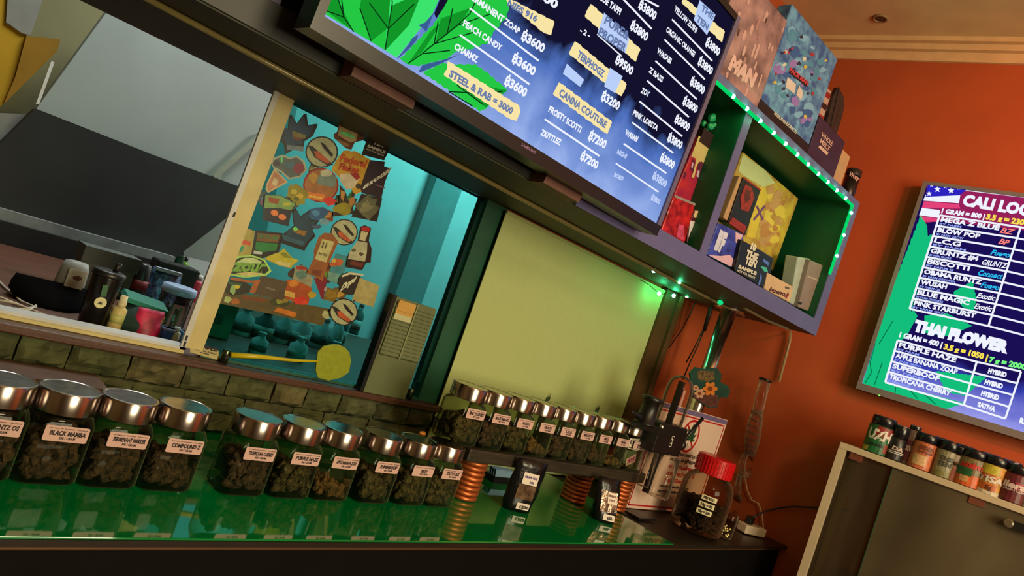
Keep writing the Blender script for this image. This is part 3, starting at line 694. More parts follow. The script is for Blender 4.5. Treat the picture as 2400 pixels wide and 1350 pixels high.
# bags standing on the counter
def pouch(name, label, px, hpx_top, wd, hgt, mats, yb, tilt=0.0, grp=None):
    c = on(COUNTER, *px)
    t = thing(name, label, 'pouch', c, grp); return t, c
m_pk = M('black_pouch_film', (16, 14, 20), 0.28, var=0.3, scale=30, bump=0.3); m_pkw = M('pouch_window', (120, 92, 72), 0.2, var=0.6, scale=45, rgb2=(50, 36, 26)); m_whl = M('white_sticker', (238, 222, 214), 0.5, var=0.04)
def pouchmesh(c, w_, h_, d_, lean, n=7, sway=0.0):
    """gusseted pouch: thick at the foot, pressed flat at the top"""
    vs = []; fs = []
    for j in range(n + 1):
        t = j / n; th = d_ * (1 - t ** 1.5) / 2 + .0015; ww_ = w_ * (0.86 + .14 * min(1, t * 3)) / 2
        o = c + V((sway * t * h_, lean * t * h_, t * h_)) + V((.004 * noise.noise(V((t * 5, w_ * 90, 1))), 0, 0))
        for a, s_ in ((-1, -1), (-.5, -1.2), (0, -1.3), (.5, -1.2), (1, -1), (1, 1), (0, 1.2), (-1, 1)):
            vs.append(o + V((a * ww_, s_ * th * (1 if abs(a) < 1 else .5), 0)))
    k = 8
    fs = [(j * k + i, j * k + (i + 1) % k, (j + 1) * k + (i + 1) % k, (j + 1) * k + i) for j in range(n) for i in range(k)]
    fs += [tuple(range(k))[::-1], tuple(range(n * k, (n + 1) * k))]
    return B().add(vs, fs)
def frontpatch(c, w_, d_, h_, lean, x0, x1, z0, z1, off=.0012, sway=0.0):
    P = []
    for x, z in ((x0, z0), (x1, z0), (x1, z1), (x0, z1)):
        t = z / h_; th = d_ * (1 - t ** 1.5) / 2 + .0015
        P.append(c + V((x + sway * z, lean * z - th * 1.3 - off, z)))
    return P
c = on(COUNTER, 1214, 1196); t = thing('stand_up_pouch', 'black pouch with a clear window, standing in front of the plank', 'pouch', c)
c.x -= .010; h_, w_, d_, le = .146, .094, .026, -.10
pouchmesh(c, w_, h_, d_, le).build('bag', m_pk, t, True)
B().poly(frontpatch(c, w_, d_, h_, le, -.026, .030, .038, .078)).build('clear_window', m_pkw, t)
l1 = B().poly(frontpatch(c, w_, d_, h_, le, -.020, .028, .080, .112, .002)).build('label', m_whl, t)
l2 = B().poly(frontpatch(c, w_, d_, h_, le, -.012, .028, .010, .028, .002)).build('label', m_whl, t)
f = frontpatch(c, w_, d_, h_, le, -.002, .026, .014, .022, .003); B().text('1200', f[0], f[1], f[3] - f[0], .05).build('label_print', m_ink, l2)
f = frontpatch(c, w_, d_, h_, le, -.016, .024, .098, .104, .003); b = B().text('GRAPE GAS', f[0], f[1], f[3] - f[0], .05); f = frontpatch(c, w_, d_, h_, le, .004, .018, .085, .091, .003); b.text('150', f[0], f[1], f[3] - f[0], .05)
b.build('label_print', M('violet_ink', (96, 70, 150), 0.6), l1)
t.rotation_euler = (0, 0, -.36)
c = on(COUNTER, 1428, 1224); t = thing('stand_up_pouch', 'silver and black pouch priced 650 in front of the ring stack', 'pouch', c)
c.x -= .024; h_, w_, d_, le = .128, .082, .032, .12
pouchmesh(c, w_, h_, d_, le, sway=-.10).build('bag', m_pk, t, True)
B().poly(frontpatch(c, w_, d_, h_, le, -.030, .031, .032, .092, .0012, -.10)).build('foil_window', M('crumpled_foil', (190, 160, 140), 0.25, 0.7, var=0.7, scale=40, bump=0.9, rgb2=(60, 52, 56)), t)
l1 = B().poly(frontpatch(c, w_, d_, h_, le, -.006, .027, .058, .090, .002, -.10)).build('label', m_whl, t)
l2 = B().poly(frontpatch(c, w_, d_, h_, le, -.018, .024, .009, .027, .002)).build('label', m_whl, t)
f = frontpatch(c, w_, d_, h_, le, -.004, .020, .013, .022, .003); B().text('650.-', f[0], f[1], f[3] - f[0], .05).build('label_print', m_ink, l2)
f = frontpatch(c, w_, d_, h_, le, -.003, .022, .078, .084, .003, -.10); b = B().text('BLUE ICE', f[0], f[1], f[3] - f[0], .05); f = frontpatch(c, w_, d_, h_, le, .0, .02, .066, .072, .003, -.10); b.text('5 PACK', f[0], f[1], f[3] - f[0], .03)
b.build('label_print', M('brown_ink', (130, 70, 60), 0.6), l1)
t.rotation_euler = (0, 0, -.40)
# small tray under the plank
c = on(COUNTER, 1168, 1128); t = thing('card_box', 'small black box with pale blue cards lying under the plank', 'box', c)
B().box(c.x - .045, c.x + .05, c.y - .02, c.y + .03, c.z, c.z + .02).build('tray', m_pk, t)
b = B(); 
for k in range(4): b.ob(c + V((-.04, -.018 + k * .010, .012)), (.086, 0, -.002), (0, .006, .030), (0, .001, -.0005))
b.build('cards', M('pale_blue_card', (130, 160, 190), 0.5), t)
# pencil, lighter at the blind foot
tag(B().tube([on(pZ(1.006), 1120, 1062), on(pZ(1.09), 960, 985)], .004, 8).build('dark_stick', m_dkwood), 'dark wooden stick leaning behind the last front jar', 'stick')
t = thing('amber_tip', 'pair of glossy amber tips lying on the plank end', 'tip', on(pY(1.38), 990, 1018))
p = on(pY(1.38), 990, 1016); B().ell(p, .012, .008, .006).build('tip', M('amber_gloss', (230, 140, 50), 0.15, coat=1), t, True); B().ell(p + V((.004, -.012, -.010)), .012, .008, .006).build('tip', MATS['amber_gloss'], t, True)
c = on(pY(1.59), 1016, 984); tag(B().box(c.x - .007, c.x + .007, 1.580, 1.594, c.z - .022, c.z + .012).tube([(c.x, 1.587, c.z - .015), (c.x - .02, 1.587, c.z - .03), (c.x - .03, 1.587, c.z - .05)], .0015, 6).build('plug_switch', m_pk), 'tiny black cable switch hanging by the blind edge', 'switch')
# dark box behind the left jars
x1_ = on(pY(1.5), 245, 900).x
t = thing('low_box', 'long dark box with a brown rim behind the black mamba jar', 'box', (x1_ - .45, 1.52, ZC))
B().box(x1_ - .9, x1_, 1.47, 1.565, ZC, 1.092).build('body', m_black, t); B().box(x1_ - .9, x1_, 1.465, 1.57, 1.092, 1.104).build('rim', M('brown_rim', (98, 66, 44), 0.5, var=0.3), t)

# ================================================================== RIG, SIGNS, GLASSWARE AT THE COUNTER END
m_blk = M('black_anodised', (18, 16, 17), 0.4, var=0.2); m_chr = M('chrome', (228, 216, 212), 0.20, 1.0, var=0.03)
g_clear = GL('clear_glass', (246, 242, 236), 1.0, 0.03, dark=(170, 150, 130), edge=((226, 200, 176), .75))
# chrome post
pc = on(pZ(Zb0), 1710, 722); px_, py_ = pc.x, pc.y
t = thing('chrome_post', 'shiny chrome post with a round flange holding up the overhead shelf', 'post', (px_, py_, ZC))
B().lathe([(.030, ZC + .006), (.030, Zb0 - .006)], (px_, py_, 0), 28).build('tube', m_chr, t, True)
B().lathe([(.056, Zb0 - .008), (.058, Zb0 - .004), (.058, Zb0 - .0005)], (px_, py_, 0), 32).build('top_flange', m_chr, t)
B().lathe([(.058, ZC + .0005), (.058, ZC + .004), (.050, ZC + .010)], (px_, py_, 0), 32).build('foot_flange', m_chr, t)
# flower plaque on the post
zz7 = Z((1400, 700), 2.25); FP = pY(py_ - .045)
t = thing('flower_plaque', 'teal cut-out plaque with an orange flower on the chrome post', 'plaque', on(FP, 1660, 950))
q = zz7((488, 395), (520, 362), (575, 372), (632, 365), (655, 400), (650, 440), (688, 458), (702, 490), (685, 522), (645, 520), (632, 575), (590, 578), (505, 520), (500, 455))
B().prism([on(FP, *p) for p in q], (0, .006, 0)).build('board', M('teal_board', (22, 74, 66), 0.4, var=0.35, scale=30), t)
b = B().mat(0)
ppoly(b, FP, zz7((505, 520), (520, 480), (560, 500), (640, 510), (632, 570), (592, 572)), .0012)
b.mat(1); ppoly(b, FP, zz7((525, 385), (545, 378), (615, 385), (620, 425), (580, 440), (530, 425)), .0012)
b.build('print', [M('plaque_brown', (96, 58, 52), 0.5, var=0.5, scale=60), M('plaque_lettering', (120, 100, 62), 0.5, var=0.7, scale=80)], t)
for (x, y), r, mt in (((595, 475), 36, M('flower_orange', (206, 120, 44), 0.5)), ((540, 500), 26, M('flower_pale', (196, 150, 120), 0.5)), ((520, 470), 14, MATS['flower_pale'])):
    c0 = zz7((x, y))[0]; r /= 2.25
    b = B()
    for k in range(6):
        a = k * PI / 3; ppoly(b, FP, ellp((c0[0] + r * .6 * math.cos(a), c0[1] + r * .6 * math.sin(a)), r * .5, r * .36, 10, a), .002 + k * .0001)
    b.build('flower', mt, t)
    b = B(); ppoly(b, FP, ellp(c0, r * .38, r * .38, 10), .0032); b.build('flower_heart', M('flower_heart', (120, 60, 26), 0.5), t)
# no-cannabis sign
SGY = 1.322; SG = pY(SGY)
tl_, tr_ = on(SG, 1549, 940), on(SG, 1706, 985)
sx0, sx1, sz1 = tl_.x, tr_.x, tr_.z
t = thing('notice_sign', 'white notice with a red frame and a crossed-out green leaf', 'sign', ((sx0 + sx1) / 2, SGY, ZC))
B().box(sx0, sx1, SGY, SGY + .004, ZC, sz1).build('board', M('notice_paper', (226, 196, 180), 0.5, var=0.05), t)
m_red = M('notice_red', (190, 22, 34), 0.5); 
b = B(); fw = .0055
for a0, a1, c0, c1 in ((.012, sx1 - sx0 - .012, sz1 - ZC - .030, sz1 - ZC - .030 + fw), (.012, sx1 - sx0 - .012, .010, .010 + fw), (.012, .012 + fw, .010, sz1 - ZC - .030), (sx1 - sx0 - .012 - fw, sx1 - sx0 - .012, .010, sz1 - ZC - .030)):
    b.poly([(sx0 + u, SGY - .0008, ZC + v) for u, v in ((a0, c0), (a1, c0), (a1, c1), (a0, c1))])
b.build('red_frame', m_red, t)
B().poly([(sx0 + u, SGY - .0008, v) for u, v in ((.002, sz1 - .020), (sx1 - sx0 - .002, sz1 - .020), (sx1 - sx0 - .002, sz1 - .002), (.002, sz1 - .002))]).build('top_strip', M('notice_strip', (120, 104, 150), 0.5, var=0.3, scale=60), t)
cc = on(SG, 1617, 1022); Rr = 40 * k_at(cc)
b = B(); n = 40
for i in range(n):
    a0, a1 = 2 * PI * i / n, 2 * PI * (i + 1) / n
    b.poly([cc + V((r_ * math.cos(a), -.0010, r_ * math.sin(a))) for r_, a in ((Rr, a0), (Rr, a1), (Rr * .86, a1), (Rr * .86, a0))])
d1 = V((.7, 0, -.7)); d2 = V((.7, 0, .7))
b.poly([cc + V((0, -.0016, 0)) + d1 * (s_ * Rr * .92) * 1.0 + d2 * (u * Rr * .05) for s_, u in ((-1, -1), (1, -1), (1, 1), (-1, 1))])
b.build('red_ring', m_red, t)
b = B()
for k in range(7):
    a = PI / 2 + (k - 3) * .52; L = Rr * (1.02 - .12 * abs(k - 3)); o = cc + V((0, -.0022 - k * .00004, -.22 * Rr)); dr = V((math.cos(a), 0, math.sin(a))); nr = V((-dr.z, 0, dr.x))
    b.poly([o, o + dr * L * .5 + nr * L * .17, o + dr * L, o + dr * L * .5 - nr * L * .17])
b.poly([cc + V((-.0012, -.0021, -.2 * Rr)), cc + V((.0012, -.0015, -.2 * Rr)), cc + V((.0012, -.0015, -.62 * Rr)), cc + V((-.0012, -.0015, -.62 * Rr))])
b.build('leaf', M('notice_green', (30, 70, 40), 0.5), t)
b = B()
for k, st, a, c, h in ((0, 'ห้ามจำหน่ายสมุนไพร', (1573, 1064), (1640, 1086), 8), (0, 'ควบคุม (กัญชา)', (1570, 1078), (1632, 1098), 8), (1, 'ขายสินค้าแก่', (1566, 1096), (1626, 1115), 9), (1, 'อายุต่ำกว่า ๒๐ ปี', (1561, 1112), (1622, 1131), 9), (1, 'หญิงมีครรภ์', (1557, 1128), (1606, 1144), 9),
                       (0, 'กรมการแพทย์แผนไทย', (1545, 1140), (1608, 1161), 6), (0, 'และการแพทย์ทางเลือก', (1541, 1152), (1600, 1172), 6)):
    b.mat(k); A = on(SG, *a); C = on(SG, *c); C.z = A.z; b.text(st, A, C, (0, 0, h * k_at(A)), .035, 0, V((0, -.0012, 0)))
b.build('notice_lettering', [m_ink, m_red], t)
# black press rig
RP = pY(1.262); rb = on(RP, 1512, 1153); zrb = rb.z; rb.z = ZC
t = thing('press_rig', 'black clamp stand rig with glass dome and thumb lever beside the plank', 'rig', rb)
rt = on(RP, 1594, 893)
def rp(x, y, dy=0): p = on(RP, x, y); return V((p.x, rb.y + dy, p.z))
B().box(rb.x - .010, rb.x + .010, rb.y - .008, rb.y + .008, zrb, rt.z).build('upright_bar', m_blk, t)
bevel(B().box(rb.x - .055, rb.x + .05, rb.y - .045, rb.y + .03, ZC + .0005, ZC + .008).build('foot_plate', m_blk, t), .002)
b0, b1 = rp(1511, 1040), rp(1592, 1005); zb0, zb1 = rp(1545, 1058).z, rp(1560, 990).z
bevel(B().box(b0.x, b1.x, rb.y - .035, rb.y + .035, zb0, zb1).build('clamp_block', m_blk, t), .004)
xm = (b0.x + b1.x) / 2 + .008; zm = (zb0 + zb1) / 2
b = B(); b.text('S', (xm - .009, rb.y - .0356, zm - .022), (xm + .009, rb.y - .0356, zm - .022), (0, 0, .032), -.02); b.text('S', (xm - .009, rb.y - .0359, zm - .012), (xm + .009, rb.y - .0359, zm - .012), (0, 0, .032), -.02)
b.build('emblem', M('emblem_white', (225, 215, 205), 0.5), t, label='white interlocked letter emblem')
dm = rp(1566, 989); B().lathe([(.046, 0), (.047, .10), (.046, .125), (.040, .148), (.028, .163), (.012, .171), (.001, .173)], (dm.x + .004, rb.y, zb1), 28, capb=False).build('glass_dome', g_clear, t, True)
ep = rp(1494, 982); B().lathe([(.034, .0), (.036, .004), (.030, .006), (.028, .05), (.027, .075), (.032, .078), (.033, .090), (.030, .092)], (ep.x, rb.y - .03, ep.z - .006), 24).build('eyepiece', m_blk, t, True)
B().ob((ep.x - .04, rb.y - .055, ep.z - .022), (b0.x - ep.x + .045, 0, 0), (0, .05, 0), (0, 0, .018)).build('side_plate', m_blk, t)
B().lathe([(.010, 0), (.012, .01), (.004, .055), (.002, .06)], (ep.x - .032, rb.y - .03, ep.z + .012), 12, (-1, 0, .18)).build('pointer_handle', m_blk, t, True)
B().lathe([(.006, 0), (.0062, .010), (.003, .012)], (b0.x - .002, rb.y - .036, zb1 - .012), 12, (0, -1, 0)).build('bolt', M('pale_steel', (220, 200, 185), 0.3, 0.8), t)
kb = rp(1594, 1040); B().lathe([(.012, 0), (.013, .012), (.019, .014), (.021, .030), (.017, .036)], (b1.x - .002, rb.y - .01, kb.z), 20, (1, 0, 0)).build('knob', m_blk, t, True)
B().tube([(b1.x + .025, rb.y - .012, kb.z + .005), rp(1640, 978, -.012)], .0065, 10).build('lever', m_blk, t, True)
for q0_, q1_, r_ in (((1514, 1052), (1488, 1130), .020), ((1560, 1064), (1533, 1160), .040)):
    a, c = rp(*q0_), rp(*q1_); B().lathe([(r_ * .96, 0), (r_, .004), (r_, a.z - c.z)], (c.x, rb.y - .05 + r_, max(c.z, ZC + .009)), 24).build('glass_cylinder', g_clear, t, True)
# small flat packs at the plank end
zB = Z((1260, 900), 5.4); PK = pY(1.285)
def flat_pack(name, label, cat, pl, pts, th, mt, prints=(), grp=None, nrm=None):
    P = [on(pl, *p) for p in pts]; n = pl[1]
    lo = min(P, key=lambda p: p.z); t = thing(name, label, cat, V((sum(p.x for p in P) / len(P), sum(p.y for p in P) / len(P), lo.z)), grp)
    bevel(B().prism(P, -n * th).build('body', mt, t), min(.002, th / 4), 2)
    for pn, mt2, items, lab in prints:
        b = B()
        for it in items:
            if it[0] == 'p': ppoly(b, pl, it[1], it[2] if len(it) > 2 else .0008)
            elif it[0] == 't': ptx(b, pl, it[1], it[2], it[3], it[4], .0014, it[5] if len(it) > 5 else .04, it[6] if len(it) > 6 else 0, it[7] if len(it) > 7 else None)
            elif it[0] == 'l': pline(b, pl, it[1], it[2], it[3], it[4] if len(it) > 4 else .0010)
        b.build(pn, mt2, t, label=lab)
    return t
flat_pack('sample_card', 'small white card with dark print standing above the pink tagged pouch', 'card', PK, zB((1172, 688), (1312, 698), (1272, 852), (1140, 818)), .002, m_whl,
          [('print', M('card_print', (130, 96, 110), 0.6), [('p', zB((1180, 712), (1200, 705), (1195, 765), (1170, 760))), ('p', zB((1210, 712), (1295, 722), (1280, 772), (1205, 762))), ('l', zB((1155, 800))[0], zB((1260, 825))[0], 3)], None)])
t = flat_pack('tagged_pouch', 'small grey-green pouch with a pink tag at the plank end', 'pouch', pY(1.283), zB((1120, 835), (1262, 858), (1205, 1045), (1085, 1012), (1090, 900)), .010, M('grey_green_film', (96, 104, 78), 0.35, var=0.3),
          [('tag', M('pink_tag', (236, 176, 170), 0.5), [('p', zB((1125, 950), (1250, 885), (1235, 985), (1112, 1040)))], 'pink tag'), ('print', M('tag_magenta', (176, 30, 110), 0.5), [('t', 'NYK', zB((1135, 1010))[0], zB((1232, 962))[0], 11, .06)], None)])
# red-lidded jar
rj = on(COUNTER, 1638, 1258); rj = V((rj.x + .075, rj.y + .062, ZC)); JP = pY(rj.y); kj = k_at(rj)
zt_ = on(JP, 1668, 1112).z - ZC; zl = on(JP, 1684, 1072).z - ZC; rr = .092
t = thing('red_lidded_jar', 'big clear plastic jar with a red lid, half full of dark herb', 'jar', rj)
B().lathe([(rr * .86, .001), (rr * .96, .006), (rr, .02), (rr, zt_ * .72), (rr * .97, zt_ * .82), (rr * .84, zt_ * .93), (rr * .66, zt_ * .99), (rr * .64, zt_ + .004)], rj, 36, capt=False).build('clear_body', GL('clear_plastic', (226, 212, 194), 0.8, 0.06, dark=(140, 110, 84), edge=((180, 140, 110), .8)), t, True)
zl = max(zl, zt_ + .022)
lid = B().lathe([(rr * .70, zt_ + .001), (rr * .715, zt_ + .003), (rr * .715, zl - .003), (rr * .66, zl), (rr * .5, zl - .001)], rj, 40).build('lid', M('red_plastic', (206, 22, 30), 0.3), t, label='red screw lid')
b = B()
for i in range(36):
    a = 2 * PI * i / 36; d = V((math.cos(a), math.sin(a), 0)); b.ob(rj + d * rr * .712 + V((-.001 * d.y, .001 * d.x, zt_ + .004)), V((d.y, -d.x, 0)) * .0022, d * .0018, V((0, 0, zl - zt_ - .010)))
b.build('grip_ridges', MATS['red_plastic'], t, kind='stuff')
lb = None
for k, (st, z_) in enumerate((('PRE ROLL', .62), ('10g = 80', .50), ('50g = 300', .38))):
    zc = zt_ * z_ + .006; b = B(); bt = B(); a0 = -2.50 - .02 * k; N_ = 6; hw = .29
    for i in range(N_):
        u0, u1 = a0 - hw + 2 * hw * i / N_, a0 - hw + 2 * hw * (i + 1) / N_
        b.poly([rj + V(((rr + .0008) * math.cos(u), (rr + .0008) * math.sin(u), v)) for u, v in ((u0, zc - .0085), (u1, zc - .0085), (u1, zc + .0085), (u0, zc + .0085))])
    lo = b.build('label', M('cream_label', (226, 216, 176), 0.5), t)
    vs, fs = glyphs(st, .05); bt.add([rj + V(((rr + .0016) * math.cos(a0 - hw * .75 + 1.5 * hw * x), (rr + .0016) * math.sin(a0 - hw * .75 + 1.5 * hw * x), zc - .004 + .009 * y)) for x, y in vs], fs); bt.build('label_print', m_ink, lo)
b = budmesh(rr * .94, rr * .94, .008, zt_ * .68, 620, 77, .16, .0115, True); bo = b.build('shredded_herb', M('dark_herb', (70, 52, 40), 0.95, scale=90, bump=0.6, rgb2=(20, 16, 12)), None, False, kind='stuff')
bo.location = bo.location + rj; tag(bo, 'dark shredded herb filling the lower half of the red lidded jar', 'herb')
g_pipe = GL('pipe_glass', (240, 232, 224), 1.0, .05, dark=(190, 160, 140), edge=((236, 206, 180), .9, 1.3))
# glass water pipe
gb = on(COUNTER, 1722, 1222); GP = pY(gb.y + .02)
def gp(x, y): return on(GP, x, y)
t = thing('glass_water_pipe', 'tall clear glass water pipe with a ring chamber and black mouth rim', 'pipe', gp(1722, 1222))
a0_ = gp(1722, 1220); B().lathe([(.046, ZC + .0005), (.047, ZC + .006), (.030, ZC + .020), (.020, ZC + .05), (.019, gp(1738, 1118).z)], (a0_.x, a0_.y, 0), 24, capt=False).build('base', g_pipe, t, True)
rc = gp(1752, 1087); B().torus((rc.x, rc.y, rc.z), 27 * k_at(rc), .0125, 32, 12, (0, -1, .15)).build('ring_chamber', g_pipe, t, True)
def pth(pts): return [gp(*p) for p in pts]
B().tube(pth([(1757, 1062), (1763, 1030), (1768, 1000), (1775, 965)]), [.024, .031, .030, .024], 20).build('perc_body', g_pipe, t, True)
for k in range(6):
    p = gp(1761 + k * 2.6, 1046 - k * 15); B().torus(p, .021 - .001 * (k % 2), .0045, 20, 8, (.08, 0, 1)).build('perc_coil', g_pipe, t, True)
B().tube(pth([(1775, 965), (1782, 935), (1793, 893)]), .0225, 20).build('neck', g_pipe, t, True)
p = gp(1794, 891); B().torus(p, .0235, .0050, 24, 8, (.08, 0, 1)).build('mouth_rim', M('black_rim', (30, 26, 24), 0.25), t, True, label='black mouth rim')
B().tube(pth([(1734, 1112), (1728, 1150), (1735, 1180)]), .012, 12).build('stem', g_pipe, t, True)
# small tumbler with glinting chips
sg = on(COUNTER, 1706, 1268); sg = V((sg.x + .02, sg.y + .03, ZC))
t = thing('small_glass', 'small clear glass with glinting chips beside the red lidded jar', 'glass', sg)
B().lathe([(.026, .001), (.028, .004), (.032, .085), (.031, .087)], sg, 24, capt=False).build('glass_wall', g_clear, t, True)
b = B(); rnd = random.Random(5)
for k in range(26):
    p = sg + V((rnd.uniform(-.016, .016), rnd.uniform(-.016, .016), .008 + rnd.uniform(0, .035))); b.ell(p, .005, .004, .004, 6, 4)
bo = b.build('glass_chips', M('glinting_chips', (210, 200, 140), 0.15, 0.3, var=0.5), None, False, kind='stuff'); tag(bo, 'glinting pale chips inside the small glass', 'chips')
# power strip with plug and cords
s0, s1 = on(COUNTER, 1745, 1251), on(COUNTER, 1792, 1262); dr = (s1 - s0).normalized(); nr = V((-dr.y, dr.x, 0)); nr = nr if nr.y > 0 else -nr
t = thing('power_strip', 'white power strip with a black plug at the counter end', 'power strip', (s0 + s1) / 2)
LL = (s1 - s0).length
bevel(B().ob(s0 + V((0, 0, .0005)), dr * LL, nr * .05, (0, 0, .034)).build('housing', M('white_plastic', (226, 206, 182), 0.45), t), .004)
for k in (.3, .72):
    c = s0 + dr * LL * k + nr * .025 + V((0, 0, .0345)); B().lathe([(.010, 0), (.010, .0006)], c, 14).build('socket', M('socket_grey', (120, 110, 100), 0.6), t)
pc_ = s0 + dr * LL * .30 + nr * .028 + V((0, 0, .0355))
t = thing('black_plug', 'black plug and cord running from the white strip to the glass cabinet', 'plug', pc_)
bevel(B().ob(pc_ + V((-.014, -.014, 0)), (.028, 0, 0), (0, .028, 0), (.006, 0, .03)).build('plug_body', m_blk, t), .004)
CB = (RW[0] + RWN * .02, RWN)
B().tube([pc_ + V((.008, 0, .026)), on(CB, 1795, 1198, ), on(CB, 1830, 1190), on(CB, 1860, 1187), on(CB, 1915, 1190), on(CB, 1990, 1196)], .0035, 8).build('cord', m_blk, t, True)
tag(B().tube([on(CB, *q) for q in ((1745, 1115), (1752, 1150), (1762, 1172), (1778, 1180), (1786, 1205), (1789, 1238))], .0028, 8).build('thin_cord', M('white_cord', (222, 190, 160), 0.5)), 'thin white cord looping down behind the glass pipe', 'cord')
# hanging cables under the shelf
HW = pY(1.60); m_cb = M('cable_black', (26, 18, 14), 0.5)
tag(B().tube([on(pY(1.56), 1635, 696), on(pY(1.57), 1618, 735), on(HW, 1600, 770), on(HW, 1570, 812), on(HW, 1537, 838)], .0024, 8).build('hanging_cable', m_cb), 'thin dark cable drooping to the brown post', 'cable')
t = thing('cable_bundle', 'thick dark cable bundle hanging beside the chrome post', 'cable', on(pY(1.5), 1618, 850))
B().tube([on(pY(1.5), 1672, 690), on(pY(1.5), 1664, 730), on(pY(1.5), 1650, 776)], [.006, .010, .008], 10).build('sleeve', m_cb, t, True)
B().tube([on(pY(1.5), 1650, 774), on(pY(1.51), 1636, 810), on(pY(1.52), 1617, 850), on(pY(1.53), 1600, 890)], .0028, 8).build('cable', m_cb, t, True)
B().tube([on(pY(1.5), 1646, 776), on(pY(1.52), 1629, 812), on(pY(1.54), 1608, 850)], .0028, 8).build('cable', m_cb, t, True)
cz = pZ(Zb0 - .004)
tag(B().tube([on(cz, 1745, 722), on(cz, 1800, 752), on(cz, 1845, 770), on(CB, 1853, 776), on(CB, 1851, 800), on(CB, 1838, 850), on(CB, 1826, 895)], .0055, 10).build('clear_conduit', M('pale_conduit', (150, 130, 96), 0.3)), 'pale tube running under the shelf and down the orange wall', 'tube')

# ------------------------------------------------------------------ green light strips
e_bead = E_('led_bead', (70, 255, 160), 110.0); e_tube = E_('led_tube', (0, 190, 92), 1.3); g_tube = GL('clear_tube', (200, 230, 200), 0.9, 0.05)
LD = -.009; LEDP = (SHELF[0] - SHN * LD, SHN)
beads = [(1717, 222), (1747, 257), (1779, 284), (1810, 312), (1838, 337), (1866, 362), (1891, 386), (1914, 410), (1936, 430), (1957, 450), (1977, 470), (1988, 495), (1968, 545), (1953, 595)]
pts = [on(LEDP, *q) for q in beads]; zr = Zt0 - .0065; xr = so(2.62)
fixed = []
for i, p in enumerate(pts):
    s_ = (p - V((0, 1.257, 0))).dot(SHD)
    fixed.append(sh(min(s_, xr - .0075), LD, zr) if i <= 10 else sh(xr - .0075, LD, p.z))
fixed[11] = sh(xr - .0075, LD, pts[11].z)
t = thing('light_strip', 'green light strip along the top and end of the shelf compartment', 'light strip', fixed[6])
B().tube([sh(so(1.40), LD, zr), sh(so(1.804), LD, zr)], .0055, 8).build('tube', e_tube, t, True)
B().tube([sh(so(1.812), LD, zr), sh(xr - .0075, LD, zr)], .0055, 8).build('tube', e_tube, t, True)
B().tube([sh(xr - .0075, LD, zr - .004), sh(xr - .0075, LD, on(LEDP, 1940, 640).z)], .0055, 8).build('tube', e_tube, t, True)
for p in fixed: B().ell(p + SHN * .004, .0065, .0065, .0065, 8, 6).build('bead', e_bead, t, True)
for k in range(3): B().ell(sh(so(1.42 + k * .085), LD, zr) + SHN * .004, .0065, .0065, .0065, 8, 6).build('bead', e_bead, t, True)
t = thing('under_shelf_strip', 'clear light tube fixed along the underside of the shelf with green beads at one end', 'light strip', (1.5, 1.37, Zb0 - .008))
B().tube([(-.3, 1.372, Zb0 - .006), (.8, 1.374, Zb0 - .006), (1.86, 1.374, Zb0 - .006), (2.4, 1.35, Zb0 - .006), (2.56, 1.33, Zb0 - .006)], .006, 8).build('tube', M('dull_tube', (150, 136, 84), 0.25, coat=.5), t, True)
B().tube([(-.3, 1.392, Zb0 - .003), (2.5, 1.392, Zb0 - .003)], .003, 6).build('holding_wire', M('dull_wire', (70, 62, 34), 0.4), t, True)
hb = [on(pY(1.55), *q) for q in ((1545, 688), (1579, 693), (1610, 694))]
B().tube([on(pY(1.55), 1500, 655), on(pY(1.55), 1522, 668), hb[0], hb[1], hb[2], on(pY(1.55), 1632, 694)], .0014, 6).build('bead_wire', M('dull_wire', (70, 62, 34)), t, True)
for p in hb: B().ell(p, .0075, .0075, .0075, 10, 6).build('bead', e_bead, t, True)
for q in ((1532, 636), (1562, 648), (1592, 662)): B().ell(on(pZ(Zb0 - .006), *q), .006, .006, .005, 8, 6).build('bead', e_bead, t, True)
p = on(pZ(Zb0 - .012), 1688, 709); B().ell(p, .011, .011, .009, 10, 6).build('bead', E_('led_dim', (10, 190, 110), 1.5), t, True)

# ================================================================== THINGS ON AND IN THE SHELF UNIT
def SP(d): return (SHELF[0] - SHN * d, SHN)          # plane d behind the shelf front
def sfit(pl, q): return (on(pl, *q) - pl[0]).dot(SHD) if False else (on(pl, *q) - V((0, 1.257, 0))).dot(SHD)
def srect(pl, d, s0, s1, z0, z1): return [sh(s0, d, z0), sh(s1, d, z0), sh(s1, d, z1), sh(s0, d, z1)]
def sbox(name, label, cat, d, s0, s1, z0, z1, th, mt, grp=None):
    P = srect(None, d, s0, s1, z0, z1); t = thing(name, label, cat, (P[0] + P[1]) / 2 - SHN * th / 2, grp)
    bevel(B().prism(P, -SHN * th).build('box_body', mt, t), min(.003, th / 5)); return t
def prn(t, name, mt, fn, label=None):
    b = B(); fn(b); return b.build(name, mt, t, label=label)
def spots(b, pl, rnd, quad, n, r0, r1, k, off=.0008, jit=.35):
    for i in range(n):
        u, v = rnd.random() * .9 + .05, rnd.random() * .9 + .05
        a = lerp(lerp(quad[0], quad[1], u), lerp(quad[3], quad[2], u), v); r = rnd.uniform(r0, r1)
        b.mat(rnd.choice(k)); random.seed(rnd.randint(0, 9999)); ppoly(b, pl, blob(a, r, r * rnd.uniform(.5, 1.3), 9, jit, rnd.random() * 3), off + i * 2e-6)
rnd = random.Random(11)
